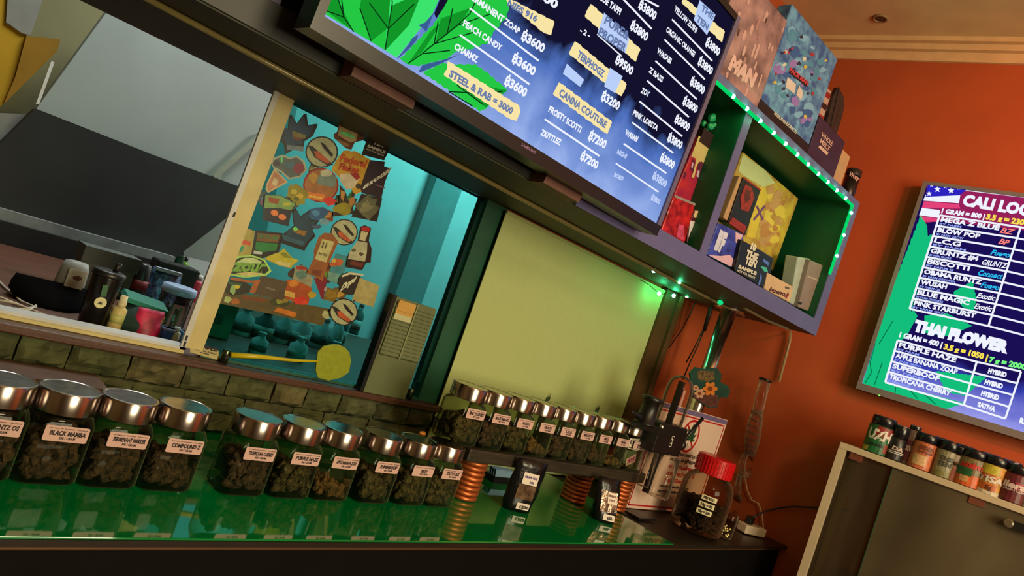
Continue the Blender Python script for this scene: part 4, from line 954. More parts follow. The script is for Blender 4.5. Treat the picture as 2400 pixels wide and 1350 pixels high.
# tall boxes on top
pl = SP(.010)
s0, s1 = sfit(pl, (1690, 196)) - .08, sfit(pl, (1785, 232))
t = sbox('display_box', 'tall dusty pink and brown drip-pattern box on top of the shelf', 'box', .010, s0, s1, Zt1, Zt1 + .30, .05, M('dusty_pink_print', (180, 136, 140), 0.5, scale=14, rgb2=(110, 80, 86)), 'boxes on top of the shelf')
def f(b):
    for i in range(34):
        x = s0 + (s1 - s0) * rnd.random(); z = Zt1 + .30 * rnd.random(); wd = rnd.uniform(.003, .008); L = rnd.uniform(.015, .05)
        if x - wd < s0 or x + wd > s1 or z + L > Zt1 + .29: continue
        b.mat(rnd.choice((0, 0, 1, 2))); n = 10; pts_ = []
        for k in range(n + 1): a = PI * k / n; pts_.append((x + wd * math.cos(a), z + L - wd + wd * math.sin(a)))
        for k in range(n + 1): a = PI + PI * k / n; pts_.append((x + wd * math.cos(a), z + wd + wd * math.sin(a)))
        b.poly([sh(u, .010, v) + SHN * (.0008 + i * 1e-5) for u, v in pts_])
prn(t, 'drip_print', [M('drip_light', (206, 160, 160), 0.5), M('drip_dark', (84, 54, 56), 0.5), M('drip_mid', (176, 130, 128), 0.5)], f)['kind'] = 'stuff'
prn(t, 'lettering', M('drip_lettering', (224, 176, 178), 0.5), lambda b: ptx(b, pl, 'MAN', (1706, 158), (1766, 205), 34, .0015, .08, .1))
s0, s1 = sfit(pl, (1781, 229)) + .003, sfit(pl, (1896, 342)) - .002; zh = on(pl, 1955, 128).z
m_bx = M('blue_camouflage_print', (110, 160, 204), 0.45, scale=26, rgb2=(50, 84, 150))
t = sbox('display_box', 'tall blue camouflage box with a black foot band on top of the shelf', 'box', .010, s0, s1, Zt1, zh, .05, m_bx, 'boxes on top of the shelf')
qd = ((1795, 210), (1895, 310), (1945, 130), (1858, 30))
prn(t, 'camouflage_print', [M('camo_a', (130, 176, 220), .5), M('camo_b', (52, 92, 160), .5), M('camo_c', (150, 116, 196), .5), M('camo_d', (80, 140, 180), .5)], lambda b: spots(b, pl, rnd, qd, 60, 5, 12, (0, 1, 2, 3)))
prn(t, 'fruit_print', [M('fruit_red', (170, 50, 60), .5), M('fruit_yellow', (214, 180, 90), .5), M('fruit_dark', (40, 40, 80), .5), M('fruit_pale', (220, 205, 190), .5)], lambda b: spots(b, pl, rnd, qd, 26, 2.5, 5, (0, 1, 2, 3), .0012))
prn(t, 'foot_band', M('band_black', (20, 18, 26), .5), lambda b: b.poly([sh(u, .010, v) + SHN * .0014 for u, v in ((s0, Zt1), (s1, Zt1), (s1, Zt1 + .038), (s0, Zt1 + .038))]))
prn(t, 'lettering', M('band_lettering', (220, 205, 200), .5), lambda b: (ptx(b, pl, 'PACK MAN EXTRACTS', (1814, 268), (1866, 314), 8, .0022, .03)))
prn(t, 'title_plate', M('title_dark', (30, 18, 30), .5), lambda b: ppoly(b, pl, ((1852, 158), (1896, 194), (1890, 204), (1848, 170)), .0016))
prn(t, 'title_lettering', M('title_red', (210, 60, 80), .5), lambda b: ptx(b, pl, 'PACK MAN', (1850, 167), (1893, 200), 10, .0022, .06))
prn(t, 'speech_panel', M('panel_white', (222, 200, 200), .5), lambda b: (ppoly(b, pl, ((1846, 180), (1866, 198), (1862, 220), (1841, 204)), .0016), ppoly(b, pl, ((1873, 200), (1883, 215), (1878, 235), (1866, 222)), .0016)))
s0, s1 = sfit(pl, (1897, 346)), sfit(pl, (1957, 407)); zh = on(pl, 1975, 326).z
t = sbox('extract_box', 'dark purple box lettered whole melt on top of the shelf', 'box', .010, s0, s1, Zt1, zh, .06, M('dark_purple_card', (58, 36, 66), .5, var=.3), 'boxes on top of the shelf')
prn(t, 'lettering', M('pale_lettering', (224, 170, 160), .5), lambda b: (ptx(b, pl, 'WHOLE', (1924, 319), (1950, 343), 11, .001, .03), ptx(b, pl, 'MELT', (1921, 334), (1943, 355), 11, .001, .03), ppoly(b, pl, ((1922, 336 + 4), (1942, 358), (1938, 364), (1918, 345)), .0008)))
s0, s1 = sfit(pl, (1957, 408)), sfit(pl, (1974, 426)); zh = on(pl, 1992, 366).z
sbox('extract_box', 'narrow cream box beside the dark purple box on the shelf top', 'box', .010, s0, s1, Zt1, zh, .05, M('cream_card', (200, 150, 112), .5), 'boxes on top of the shelf')
pc_ = sh(sfit(pl, (2003, 450)), .036, Zt1); kk = k_at(pc_)
t = thing('black_tin', 'black tin with pale scribble lettering at the end of the shelf top', 'tin', pc_)
hT = on(SP(.010), 2018, 398).z - Zt1
B().lathe([(.026, .0005), (.027, .002), (.027, hT * .78)], pc_, 24).build('body', M('tin_black', (26, 20, 24), .3), t, True); B().lathe([(.028, hT * .78), (.0285, hT * .8), (.0285, hT * .97), (.026, hT)], pc_, 24).build('lid', M('tin_lid', (40, 32, 34), .35), t, True)
PT = (pc_ + SHN * .0285, SHN); prn(t, 'lettering', M('pale_lettering', 0), lambda b: ptx(b, PT, 'Wozy', (1990, 412), (2013, 424), 11, 0, .03, .3))
pl2 = SP(.12)
for i in range(3):
    q = [(1925 + i * 7, 258 + i * 6), (1938 + i * 7, 264 + i * 6), (1949 + i * 5, 215 + i * 14), (1936 + i * 4, 205 + i * 12)]
    pp = [on(pl2, *p) for p in q]; zlo = Zt1; pp[0].z = Zt1; pp[1].z = Zt1
    t = thing('striped_sachet', ('white and red striped sachet nearest the blue box on the shelf top', 'middle striped sachet behind the dark purple box', 'striped sachet nearest the brown carving')[i], 'sachet', pp[0], 'sachets behind the boxes')
    B().prism([p - SHN * .014 * i for p in pp], -SHN * .006).build('pack', M('sachet_white', (200, 160, 150), .5), t)
    for j in range(4):
        b = B(); u = .52 + .13 * j; A_, C_, D_, E2 = (lerp(pp[0], pp[3], u), lerp(pp[1], pp[2], u), lerp(pp[1], pp[2], u + .06), lerp(pp[0], pp[3], u + .06)) if False else [pp[a].lerp(pp[c], w_) for a, c, w_ in ((0, 3, u), (1, 2, u), (1, 2, u + .06), (0, 3, u + .06))]
        b.poly([p - SHN * (.014 * i - .0008) for p in (A_, C_, D_, E2)]); b.build('stripe', M('sachet_red', (150, 36, 34), .5) if j % 2 else M('sachet_dark', (50, 24, 30), .5), t)
q = ((1950, 300), (1948, 250), (1956, 222), (1966, 204), (1978, 225), (1980, 246), (1976, 270), (1966, 312))
pp = [on(pl2, *p) for p in q]; pp[0].z = Zt1; pp[-1].z = Zt1
t = thing('carved_leaf', 'dark brown pointed carved leaf standing on the shelf top against the orange wall', 'carving', pp[0])
bevel(B().prism(pp, -SHN * .02).build('blade', M('carved_brown', (62, 36, 30), .7, var=.5, scale=50, bump=.6), t), .004)
B().tube([(pp[0] + pp[-1]) / 2 + SHN * .002, pp[3] + SHN * .002], .002, 6).build('rib', M('carved_dark', (38, 22, 20), .7), t)
# compartment beside the screen
pl = SP(.06); ZF = Zb1
def foot(P): return [V((p.x, p.y, max(p.z, ZF + .0005))) for p in P]
def pack(name, label, cat, d, pts, th, mt, grp=None):
    pl_ = SP(d); P = foot([on(pl_, *p) for p in pts]); lo = min(P, key=lambda p: p.z)
    t = thing(name, label, cat, V((sum(p.x for p in P) / len(P), sum(p.y for p in P) / len(P), lo.z)), grp)
    bevel(B().prism(P, -SHN * th).build('pack', mt, t), min(.004, th / 4)); return t, pl_
zc1 = Z((1540, 280), 3.75)
t, pl_ = pack('drip_box', 'tall cream and magenta drip-pattern box marked 21+ beside the screen edge', 'box', .09, zc1((370, 140), (545, 265), (300, 1010), (40, 900), (140, 690)), .06, M('magenta_print', (150, 20, 70), .45, scale=20, rgb2=(190, 40, 50)))
prn(t, 'cream_drip', M('cream_print', (206, 180, 120), .5), lambda b: ppoly(b, pl_, zc1((368, 142), (543, 267), (490, 430), (462, 440), (440, 515), (425, 505), (440, 430), (410, 380), (370, 370), (345, 420), (325, 520), (305, 505), (330, 420), (345, 345), (300, 325)), .0008))
prn(t, 'plum_drops', M('plum_print', (92, 26, 60), .5), lambda b: [ppoly(b, pl_, zc1(*q), .0012) for q in (((360, 385), (395, 370), (425, 420), (405, 520), (380, 590), (350, 520)), ((310, 345), (335, 360), (320, 470), (295, 440)), ((245, 460), (262, 470), (240, 530), (232, 505)))])
prn(t, 'highlights', M('pale_violet_print', (196, 168, 190), .5), lambda b: [ppoly(b, pl_, zc1(*q), .0016) for q in (((355, 450), (375, 450), (365, 510), (345, 500)), ((380, 555), (400, 570), (385, 590), (365, 580)), ((308, 375), (322, 385), (312, 430), (300, 420)))])
prn(t, 'age_mark', m_ink, lambda b: ptx(b, pl_, '21+', zc1((445, 305))[0], zc1((492, 330))[0], 9, .0016, .05))
t, pl_ = pack('red_pouch', 'glossy red and pink foil pouch at the foot of the drip box', 'pouch', .04, zc1((150, 668), (335, 742), (325, 800), (245, 1085), (35, 975)), .016, M('red_foil', (206, 40, 46), .25, var=.6, scale=38, rgb2=(120, 20, 24), bump=.4))
prn(t, 'zip_band', M('zip_grey', (150, 140, 140), .3), lambda b: ppoly(b, pl_, zc1((158, 662), (338, 738), (334, 758), (152, 682)), .001))
prn(t, 'pink_patch', M('foil_pink', (216, 80, 120), .3, var=.4, scale=60), lambda b: ppoly(b, pl_, zc1((190, 920), (235, 930), (240, 1070), (170, 1030)), .001))
t, pl_ = pack('small_sachet', 'small maroon sachet with white patches leaning by the red pouch', 'sachet', .05, zc1((332, 792), (425, 812), (370, 925), (300, 1075), (262, 1088), (272, 960)), .010, M('maroon_film', (88, 24, 34), .35, var=.4, scale=50))
prn(t, 'patches', [M('patch_cream', (226, 190, 150), .5), M('patch_white', (220, 205, 215), .5)], lambda b: (b.mat(0), ppoly(b, pl_, zc1((335, 800), (415, 815), (390, 880), (320, 860)), .001), b.mat(1), ppoly(b, pl_, zc1((290, 890), (350, 900), (300, 980), (275, 1040)), .001)))
pw = on(SP(.10), *zc1((480, 90))[0]); t = thing('flower_ornament', 'bright green and pink ornament on a dark block above the drip box', 'ornament', pw)
B().ob(pw + V((-.055, -.01, -.062)), SHD * .10, -SHN * .05, (0, 0, .045)).build('block', M('dark_block', (46, 20, 26), .5), t)
for i in range(16):
    p = pw + V((rnd.uniform(-.05, .035), rnd.uniform(-.01, .02), rnd.uniform(-.015, .035))); r = rnd.uniform(.006, .011)
    B().ell(p, r, r, r * 1.2, 7, 5).build('petal', M('petal_green', (30, 170, 110), .4) if p.x < pw.x else M('petal_pink', (230, 70, 130), .4), t)
# wide compartment
zc2 = Z((1480, 150), 2.0776); zc3 = Z((1640, 560), 6.1375)
t, pl_ = pack('yellow_box', 'large yellow box with a green sheen leaning in the lit compartment', 'box', .16, zc2((545, 428), (660, 520), (815, 655), (690, 1010), (400, 800), (440, 700)), .04, M('yellow_print', (206, 178, 66), .5, scale=24, rgb2=(176, 132, 60)))
qd = zc2((630, 890), (680, 915), (765, 675), (670, 575)); prn(t, 'mottled_print', [M('mottle_a', (226, 196, 80), .5), M('mottle_b', (190, 130, 70), .5), M('mottle_c', (200, 150, 96), .5)], lambda b: spots(b, pl_, rnd, qd, 46, 5, 13, (0, 1, 2)))
prn(t, 'pale_header', M('header_pale', (200, 205, 150), .5), lambda b: ppoly(b, pl_, zc2((543, 440), (655, 520), (700, 580), (640, 600), (540, 540), (520, 520)), .0012))
prn(t, 'yellow_tab', M('tab_yellow', (222, 190, 60), .5), lambda b: ppoly(b, pl_, zc2((615, 600), (650, 600), (660, 640), (600, 850), (560, 840)), .0014))
prn(t, 'cross_mark', M('cross_violet', (110, 60, 120), .5), lambda b: (pline(b, pl_, zc2((610, 690))[0], zc2((640, 760))[0], 5, .002), pline(b, pl_, zc2((650, 690))[0], zc2((595, 760))[0], 5, .0022)))
t, pl_ = pack('black_red_pack', 'black pack with red artwork leaning on the yellow box', 'pack', .11, zc2((545, 550), (632, 612), (555, 838), (470, 770)), .02, M('pack_black', (22, 12, 14), .35))
prn(t, 'red_artwork', [M('artwork_red', (170, 34, 30), .5, var=.5, scale=90), M('artwork_dark', (90, 18, 18), .5)], lambda b: (b.mat(0), ppoly(b, pl_, zc2((555, 585), (585, 600), (600, 650), (570, 720), (535, 710), (530, 650)), .001), ppoly(b, pl_, zc2((492, 745), (560, 790), (548, 828), (475, 775)), .001), b.mat(1), ppoly(b, pl_, zc2((560, 610), (580, 620), (578, 660), (555, 680), (548, 645)), .0015)))
prn(t, 'red_rim', M('artwork_red', 0), lambda b: pline(b, pl_, zc2((543, 552))[0], zc2((630, 614))[0], 4, .001))
t, pl_ = pack('slim_pack', 'slim cream and blue pack edge beside the black and red pack', 'pack', .115, zc2((528, 545), (545, 552), (468, 765), (448, 750)), .03, M('slim_cream', (196, 150, 110), .5))
prn(t, 'blue_edge', M('slim_blue', (120, 140, 220), .5), lambda b: ppoly(b, pl_, zc2((538, 590), (545, 594), (478, 768), (468, 760)), .001))
t, pl_ = pack('blue_bag', 'blue and white foil bag with bubbly lettering near the compartment divider', 'bag', .03, zc1((538, 905), (765, 1010), (745, 1180), (700, 1325), (435, 1190)), .02, M('blue_foil', (70, 80, 190), .3, var=.5, scale=30, rgb2=(40, 44, 130)))
prn(t, 'white_lettering', [M('bag_white', (214, 214, 244), .4), M('bag_pink', (226, 180, 206), .4)], lambda b: (b.mat(0), ptx(b, pl_, 'BF', zc1((505, 1120))[0], zc1((575, 1155))[0], 40, .001, .12), b.mat(1), ppoly(b, pl_, zc1((445, 1190), (560, 1200), (640, 1190), (690, 1250), (690, 1310), (610, 1275)), .001), ppoly(b, pl_, zc1((690, 990), (755, 1015), (720, 1100), (690, 1080)), .001)))
t, pl_ = pack('sample_pouch', 'black pouch lettered the ten sample at the shelf edge', 'pouch', .015, zc3((600, 5), (900, 170), (1062, 275), (1030, 480), (915, 712), (500, 460), (560, 200)), .018, M('pouch_black', (24, 24, 26), .3, var=.3, bump=.2))
prn(t, 'lettering', M('pouch_white', (222, 214, 200), .5), lambda b: (ptx(b, pl_, '10', zc3((725, 135))[0], zc3((800, 175))[0], 14, .001, .08), ptx(b, pl_, 'THE', zc3((655, 250))[0], zc3((820, 320))[0], 17, .001, .06), ptx(b, pl_, 'TEN', zc3((640, 350))[0], zc3((800, 415))[0], 17, .001, .06),
    ptx(b, pl_, 'SAMPLE', zc3((550, 415))[0], zc3((810, 520))[0], 8, .001, .06), ptx(b, pl_, 'NOT FOR RESALE', zc3((535, 465))[0], zc3((790, 575))[0], 5, .001, .03)))
prn(t, 'shiny_art', [M('art_teal', (70, 190, 170), .3), M('art_blue', (90, 120, 210), .3)], lambda b: (b.mat(0), ppoly(b, pl_, zc3((870, 390), (960, 410), (985, 480), (930, 470)), .001), b.mat(1), ppoly(b, pl_, zc3((880, 480), (895, 560), (860, 670), (840, 660)), .001), ppoly(b, pl_, zc3((920, 285), (1000, 340), (985, 390), (910, 320)), .001)))
t, pl_ = pack('wafer_packet', 'cream packet with brown handwritten lettering at the shelf edge', 'packet', .012, zc3((978, 482), (1352, 690), (1300, 922), (932, 722)), .02, M('packet_cream', (216, 178, 138), .45))
prn(t, 'lettering', M('packet_brown', (86, 22, 18), .5), lambda b: ptx(b, pl_, 'bueno', zc3((995, 745))[0], zc3((1225, 825))[0], 11, .001, .03, .2))
prn(t, 'price_mark', M('packet_grey', (90, 84, 84), .5), lambda b: ppoly(b, pl_, zc3((1230, 680), (1290, 700), (1290, 725), (1230, 712)), .001))
prn(t, 'cross_mark', M('packet_red', (130, 20, 18), .5), lambda b: (pline(b, pl_, zc3((1215, 830))[0], zc3((1285, 800))[0], 3, .001), pline(b, pl_, zc3((1240, 860))[0], zc3((1275, 770))[0], 3, .0012)))
t, pl_ = pack('green_box', 'plain box lit green standing next to the grey carton', 'box', .05, zc3((1412, 256), (1590, 285), (1420, 985), (1300, 925)), .05, M('white_card_box', (180, 190, 180), .5))
t, pl_ = pack('grey_carton', 'grey carton with a pale band at the end of the compartment', 'carton', .03, zc3((1592, 300), (1880, 425), (1685, 1090), (1418, 982)), .05, M('grey_card', (146, 128, 122), .6, var=.15))
prn(t, 'pale_band', M('band_pale', (200, 176, 160), .5), lambda b: pline(b, pl_, zc3((1545, 535))[0], zc3((1812, 635))[0], 2.5, .001))
prn(t, 'small_print', m_ink, lambda b: (ptx(b, pl_, 'THC', zc3((1700, 730))[0], zc3((1765, 760))[0], 7, .001, .02), ptx(b, pl_, 'FRAGILE', zc3((1730, 580))[0], zc3((1805, 605))[0], 4, .001, .02), ppoly(b, pl_, ellp(zc3((1450, 925))[0], 3.5, 3.5, 10), .001)))
P = [on(SP(.24), *p) for p in zc2((800, 692), (950, 772), (900, 960), (720, 880))]
t = thing('clear_case', 'empty clear acrylic case at the back of the lit compartment', 'case', (P[2] + P[3]) / 2)
a_, w_, z0_, z1_ = (P[0] - V((0, 1.257, 0))).dot(SHD), (P[1] - V((0, 1.257, 0))).dot(SHD), ZF + .001, P[0].z
g_ac = GL('acrylic', (225, 240, 230), .9, .03)
for nm, bb in (('front_sheet', (a_, w_, .20, .203, z0_, z1_)), ('back_sheet', (a_, w_, .30, .303, z0_, z1_)), ('side_sheet', (a_, a_ + .003, .203, .30, z0_, z1_)), ('side_sheet', (w_ - .003, w_, .203, .30, z0_, z1_)), ('top_sheet', (a_, w_, .203, .30, z1_ - .003, z1_))):
    shbox(B(), *bb).build(nm, g_ac, t)
b = B(); shbox(b, a_, w_, .199, .202, z1_ - .002, z1_ + .001); shbox(b, w_ - .002, w_ + .001, .199, .202, z0_, z1_); b.build('polished_edge', M('acrylic_edge', (150, 200, 170), .2), t)

# ================================================================== STICKERS ON THE TEAL WINDOW
SGP = pY(YG - .0012); zA = Z((560, 240), 4.82); zS = Z((500, 480), 4.5); nst = [0]
def stick(label, pts, rgb, *layers, edge=None):
    """thin vinyl sticker; layers: (points or text tuple, colour)"""
    o_ = nst[0] * .00016; nst[0] += 1
    P = [on(SGP, *p, o_) for p in pts]
    st = B().prism(P, (0, .00014, 0)).build('sticker', M('vinyl_%d_%d_%d' % rgb, rgb, .35, var=.25, scale=60), w2, label=label)
    if edge:
        c = (sum(p[0] for p in pts) / len(pts), sum(p[1] for p in pts) / len(pts)); k_, erg = edge
        layers = (([lerp(c, p, k_) for p in pts], erg),) + layers
    for i, (q, cl) in enumerate(layers):
        b = B()
        if isinstance(q, tuple) and isinstance(q[0], str): ptx(b, SGP, q[0], q[1], q[2], q[3], o_ + .00003 * (i + 1), q[4] if len(q) > 4 else .06, q[5] if len(q) > 5 else 0)
        else: ppoly(b, SGP, q, o_ + .00003 * (i + 1))
        b.build('print', M('vinyl_%d_%d_%d' % cl, cl, .35, var=.25, scale=60), st)
    return st
stick('long olive and orange base sticker under the others', zS((90, 860), (300, 930), (700, 1000), (1240, 1100), (1150, 1275), (600, 1150), (60, 1040)), (92, 80, 40), (zS((680, 1080), (880, 1140), (860, 1190), (640, 1120)), (206, 120, 30)), (zS((300, 960), (560, 1000), (540, 1030), (290, 990)), (120, 60, 24)), (blob(zS((150, 1000))[0], 9, 7), (170, 190, 120)), (blob(zS((230, 1020))[0], 12, 6), (170, 100, 40)), (blob(zS((1190, 1160))[0], 10, 10), (176, 180, 130)))
for (x, y), a_, b_, cl, c2, nm in (((690, 470), 22, 16, (70, 84, 60), (140, 130, 60), 'olive filler sticker above the brown bun group'), ((765, 505), 20, 15, (120, 60, 30), (190, 130, 60), 'rust filler sticker under the orange round one'), ((642, 575), 16, 14, (30, 50, 50), (120, 140, 90), 'dark teal filler sticker left of the spiky splash'), ((700, 640), 24, 18, (60, 40, 26), (120, 80, 50), 'dark brown filler sticker below the spiky splash'),
                             ((770, 640), 16, 22, (70, 36, 24), (150, 90, 50), 'maroon filler sticker behind the orange pill'), ((830, 660), 18, 14, (50, 44, 40), (120, 120, 90), 'charcoal filler sticker under the bottle-shaped one'), ((660, 705), 24, 14, (60, 66, 30), (150, 130, 50), 'moss filler sticker by the brown square'), ((735, 400), 15, 18, (90, 90, 70), (170, 160, 110), 'grey-cream filler sticker left of the sunburst'),
                             ((620, 470), 18, 20, (40, 74, 80), (80, 120, 120), 'blue-teal filler sticker beneath the cone'), ((800, 470), 20, 16, (30, 60, 40), (120, 150, 60), 'green filler sticker above the gold leaf'), ((790, 690), 22, 14, (100, 80, 40), (190, 150, 60), 'amber filler sticker by the teal card')):
    random.seed(int(x)); stick(nm, blob((x, y), a_, b_, 14, .25), cl, (blob((x + 2, y - 1), a_ * .55, b_ * .5, 10, .35), c2), (blob((x - 6, y + 3), a_ * .25, b_ * .3, 8, .3), (c2[1], c2[0], c2[2])))
random.seed(3)
stick('black sticker with a faded green crown at the lower frame', zS((100, 900), (180, 790), (320, 800), (400, 860), (380, 930), (200, 960)), (36, 40, 26), (zS((150, 810), (300, 830), (290, 870), (180, 850)), (50, 90, 60)), (blob(zS((250, 865))[0], 7, 5), (210, 190, 60)), (blob(zS((205, 900))[0], 6, 10), (150, 190, 120)))
stick('orange and red fruit cluster sticker', zS((770, 790), (900, 780), (1040, 880), (1000, 1050), (900, 1050), (750, 980)), (176, 80, 24), (zS((755, 900), (860, 930), (860, 985), (750, 960)), (220, 180, 90)), (blob(zS((910, 1010))[0], 14, 10), (210, 50, 30)), (blob(zS((850, 830))[0], 12, 8), (206, 130, 40)), (blob(zS((960, 1030))[0], 7, 6), (230, 70, 40)), (blob(zS((1040, 950))[0], 9, 9), (190, 160, 40)))
stick('small red bar sticker with pale letters', zS((1060, 775), (1205, 765), (1160, 1000), (1140, 990)), (128, 26, 44), (('RED', zS((1165, 900))[0], zS((1195, 905))[0], 9, .04), (220, 180, 170)))
stick('mustard leaf patch sticker near the glass centre', zS((1200, 870), (1320, 900), (1290, 1030), (1160, 1000)), (120, 100, 36), (blob(zS((1240, 950))[0], 12, 10), (150, 120, 30)))
stick('teal card sticker with orange flowers', zS((1290, 510), (1430, 545), (1340, 850), (1195, 790)), (60, 140, 150), (blob(zS((1300, 610))[0], 17, 9), (196, 100, 50)), (zS((1210, 700), (1350, 740), (1320, 830), (1205, 790)), (110, 160, 150)), (blob(zS((1270, 590))[0], 5, 5), (220, 190, 80)))
stick('red and white crown sticker behind the orange pill', zS((860, 640), (960, 640), (1050, 780), (1030, 870), (840, 780)), (150, 150, 120), (zS((870, 640), (960, 650), (1000, 690), (880, 680)), (170, 50, 40)), (blob(zS((930, 740))[0], 14, 10), (90, 130, 120)))
stick('brown blurred square sticker', zS((500, 745), (785, 810), (735, 1005), (415, 945)), (84, 70, 50), (('sample', zS((550, 880))[0], zS((650, 910))[0], 6), (130, 118, 96)))
stick('orange tag sticker left of the brown square', zS((180, 760), (400, 800), (500, 790), (440, 930), (380, 930), (420, 830), (180, 790)), (170, 96, 40))
stick('small yellow red and teal strip sticker by the frame', zS((280, 300), (340, 240), (440, 280), (400, 530), (200, 550)), (170, 160, 80), (zS((250, 350), (400, 390), (390, 430), (270, 410)), (206, 84, 50)), (zS((230, 430), (330, 440), (300, 500), (220, 490)), (40, 150, 120)))
stick('yellow and green fish-shaped sticker', zS((540, 570), (640, 450), (680, 510), (745, 458), (835, 560), (905, 585), (840, 640), (820, 670), (690, 640)), (176, 168, 40), (zS((660, 590), (830, 620), (800, 660), (680, 630)), (206, 196, 130)), (zS((700, 510), (760, 500), (820, 560), (760, 560)), (130, 140, 30)), edge=(.9, (196, 186, 50)))
stick('pale green bubble-letter sticker reading zour', zS((128, 735), (160, 610), (255, 540), (400, 528), (540, 570), (615, 700), (560, 745), (330, 770)), (170, 220, 110), (zS((160, 720), (185, 620), (270, 560), (400, 545), (530, 590), (590, 690), (550, 725), (330, 745)), (30, 44, 24)), (zS((250, 600), (330, 560), (430, 560), (510, 600), (500, 620), (260, 622)), (190, 214, 150)), (('ZOUR', zS((185, 690))[0], zS((560, 708))[0], 19, .10), (120, 176, 70)), (zS((240, 720), (400, 708), (520, 722), (480, 740), (330, 750)), (206, 200, 130)))
stick('black-edged green square sticker lettered sour', zS((450, 268), (735, 300), (690, 500), (515, 565), (400, 525)), (16, 18, 16), (zS((465, 295), (705, 320), (680, 400), (455, 380)), (120, 84, 40)), (('SOUR', zS((470, 345))[0], zS((690, 372))[0], 9, .05), (60, 120, 60)), (zS((450, 390), (680, 410), (665, 480), (520, 500), (440, 470)), (24, 130, 60)), (zS((430, 480), (520, 500), (510, 525), (420, 515)), (190, 206, 200)))
stick('orange round sticker with berries and a red outline', ellp(zA((925, 935))[0], 42, 41, 18), (150, 40, 24), (ellp(zA((925, 935))[0], 38, 37, 18), (170, 110, 60)), (zA((850, 850), (1010, 770), (1110, 850), (1080, 960), (900, 930)), (120, 140, 130)), (zA((720, 1000), (970, 1040), (960, 1125), (740, 1075)), (230, 130, 50)), (('orange', zA((770, 1060))[0], zA((940, 1095))[0], 7), (250, 200, 90)), (blob(zA((1030, 1115))[0], 15, 10), (220, 50, 40)), (blob(zA((840, 850))[0], 10, 12), (196, 150, 60)), (blob(zA((990, 800))[0], 14, 9), (200, 200, 170)))
stick('yellow-green speckled splash sticker', blob(zA((650, 1040))[0], 26, 20, 16, .3, .5), (150, 140, 30), (blob(zA((620, 1010))[0], 8, 6), (206, 190, 60)), (blob(zA((690, 1060))[0], 8, 6), (206, 170, 50)), (blob(zA((650, 1090))[0], 6, 5), (90, 100, 20)))
stick('green and navy sandwich-shaped sticker with two orange slices', zA((290, 1035), (470, 1050), (650, 1140), (590, 1250), (560, 1400), (270, 1330), (270, 1200)), (24, 34, 50), (zA((300, 1045), (470, 1055), (640, 1145), (590, 1220), (440, 1190), (285, 1195)), (120, 160, 90)), (zA((330, 1070), (460, 1090), (440, 1150), (340, 1130)), (150, 70, 30)), (ellp(zA((403, 1250))[0], 9.5, 7, 12, .3), (230, 130, 70)), (ellp(zA((490, 1295))[0], 9.5, 7, 12, .3), (230, 130, 70)), (blob(zA((540, 1150))[0], 10, 4), (180, 180, 60)))
stick('cream ice-cream-cone sticker', zA((400, 745), (555, 900), (330, 1025), (300, 985), (305, 930)), (206, 180, 130), (zA((405, 775), (530, 895), (335, 1000), (320, 940)), (190, 130, 90)), (zA((400, 850), (450, 880), (420, 950), (370, 920)), (206, 190, 150)))
stick('grey and blue ice-cream-scoop sticker', zA((365, 680), (400, 620), (500, 590), (580, 625), (650, 600), (740, 660), (770, 760), (690, 850), (560, 870), (470, 790), (390, 750)), (170, 180, 150), (zA((385, 680), (420, 635), (500, 610), (570, 645), (650, 620), (720, 670), (745, 760), (680, 830), (570, 850), (480, 770), (400, 730)), (84, 96, 100)), (blob(zA((680, 745))[0], 13, 12), (140, 50, 70)), (blob(zA((570, 710))[0], 14, 8), (70, 110, 130)), (zA((470, 620), (500, 615), (490, 690), (470, 670)), (90, 220, 130)), (blob(zA((420, 690))[0], 8, 8), (60, 60, 70)))
stick('dark blue spiky splash sticker at the upper frame corner', zA((450, 275), (475, 268), (550, 300), (565, 150), (590, 135), (655, 235), (735, 128), (765, 130), (780, 255), (880, 240), (890, 260), (835, 380), (740, 440), (735, 510), (640, 520), (520, 590), (505, 470), (465, 440), (490, 370)), (10, 14, 18), (zA((600, 320), (760, 370), (745, 410), (610, 400)), (130, 120, 60)), (zA((620, 385), (720, 410), (700, 435), (620, 425)), (110, 60, 36)), (zA((545, 480), (735, 500), (725, 555), (540, 530)), (110, 130, 140)), edge=(.80, (20, 62, 92)))
stick('dark blue spiky splash sticker in the middle of the glass', zS((825, 60), (865, 30), (920, 120), (1020, 50), (1035, 60), (1030, 150), (1120, 165), (1045, 265), (1080, 330), (1010, 400), (960, 485), (700, 400), (745, 300), (850, 220)), (10, 16, 22), (zS((840, 250), (990, 280), (960, 330), (850, 290)), (150, 110, 40)), (blob(zS((865, 255))[0], 6, 5), (120, 230, 110)), (zS((740, 320), (960, 390), (940, 430), (740, 370)), (40, 90, 110)), edge=(.84, (16, 64, 84)))
stick('small light blue blob sticker above the bun', blob(zS((1110, 90))[0], 22, 18), (40, 90, 140), (blob(zS((1080, 90))[0], 8, 8), (70, 140, 190)), (blob(zS((1170, 180))[0], 12, 8), (110, 160, 180)), (blob(zS((1090, 230))[0], 12, 6), (60, 90, 120)))
stick('gold and green leaf sticker', zA((1140, 930), (1200, 1000), (1230, 1080), (1330, 920), (1300, 1080), (1340, 1090), (1290, 1180), (1300, 1260), (1060, 1290), (1070, 1180), (1130, 1120)), (40, 34, 16), (zA((1150, 990), (1200, 1010), (1180, 1120), (1150, 1080)), (190, 140, 60)), (zA((1215, 1080), (1280, 990), (1260, 1110), (1225, 1110)), (30, 110, 60)), (blob(zA((1180, 1200))[0], 22, 14), (150, 140, 30)), (blob(zA((1280, 1120))[0], 8, 10), (180, 130, 60)))
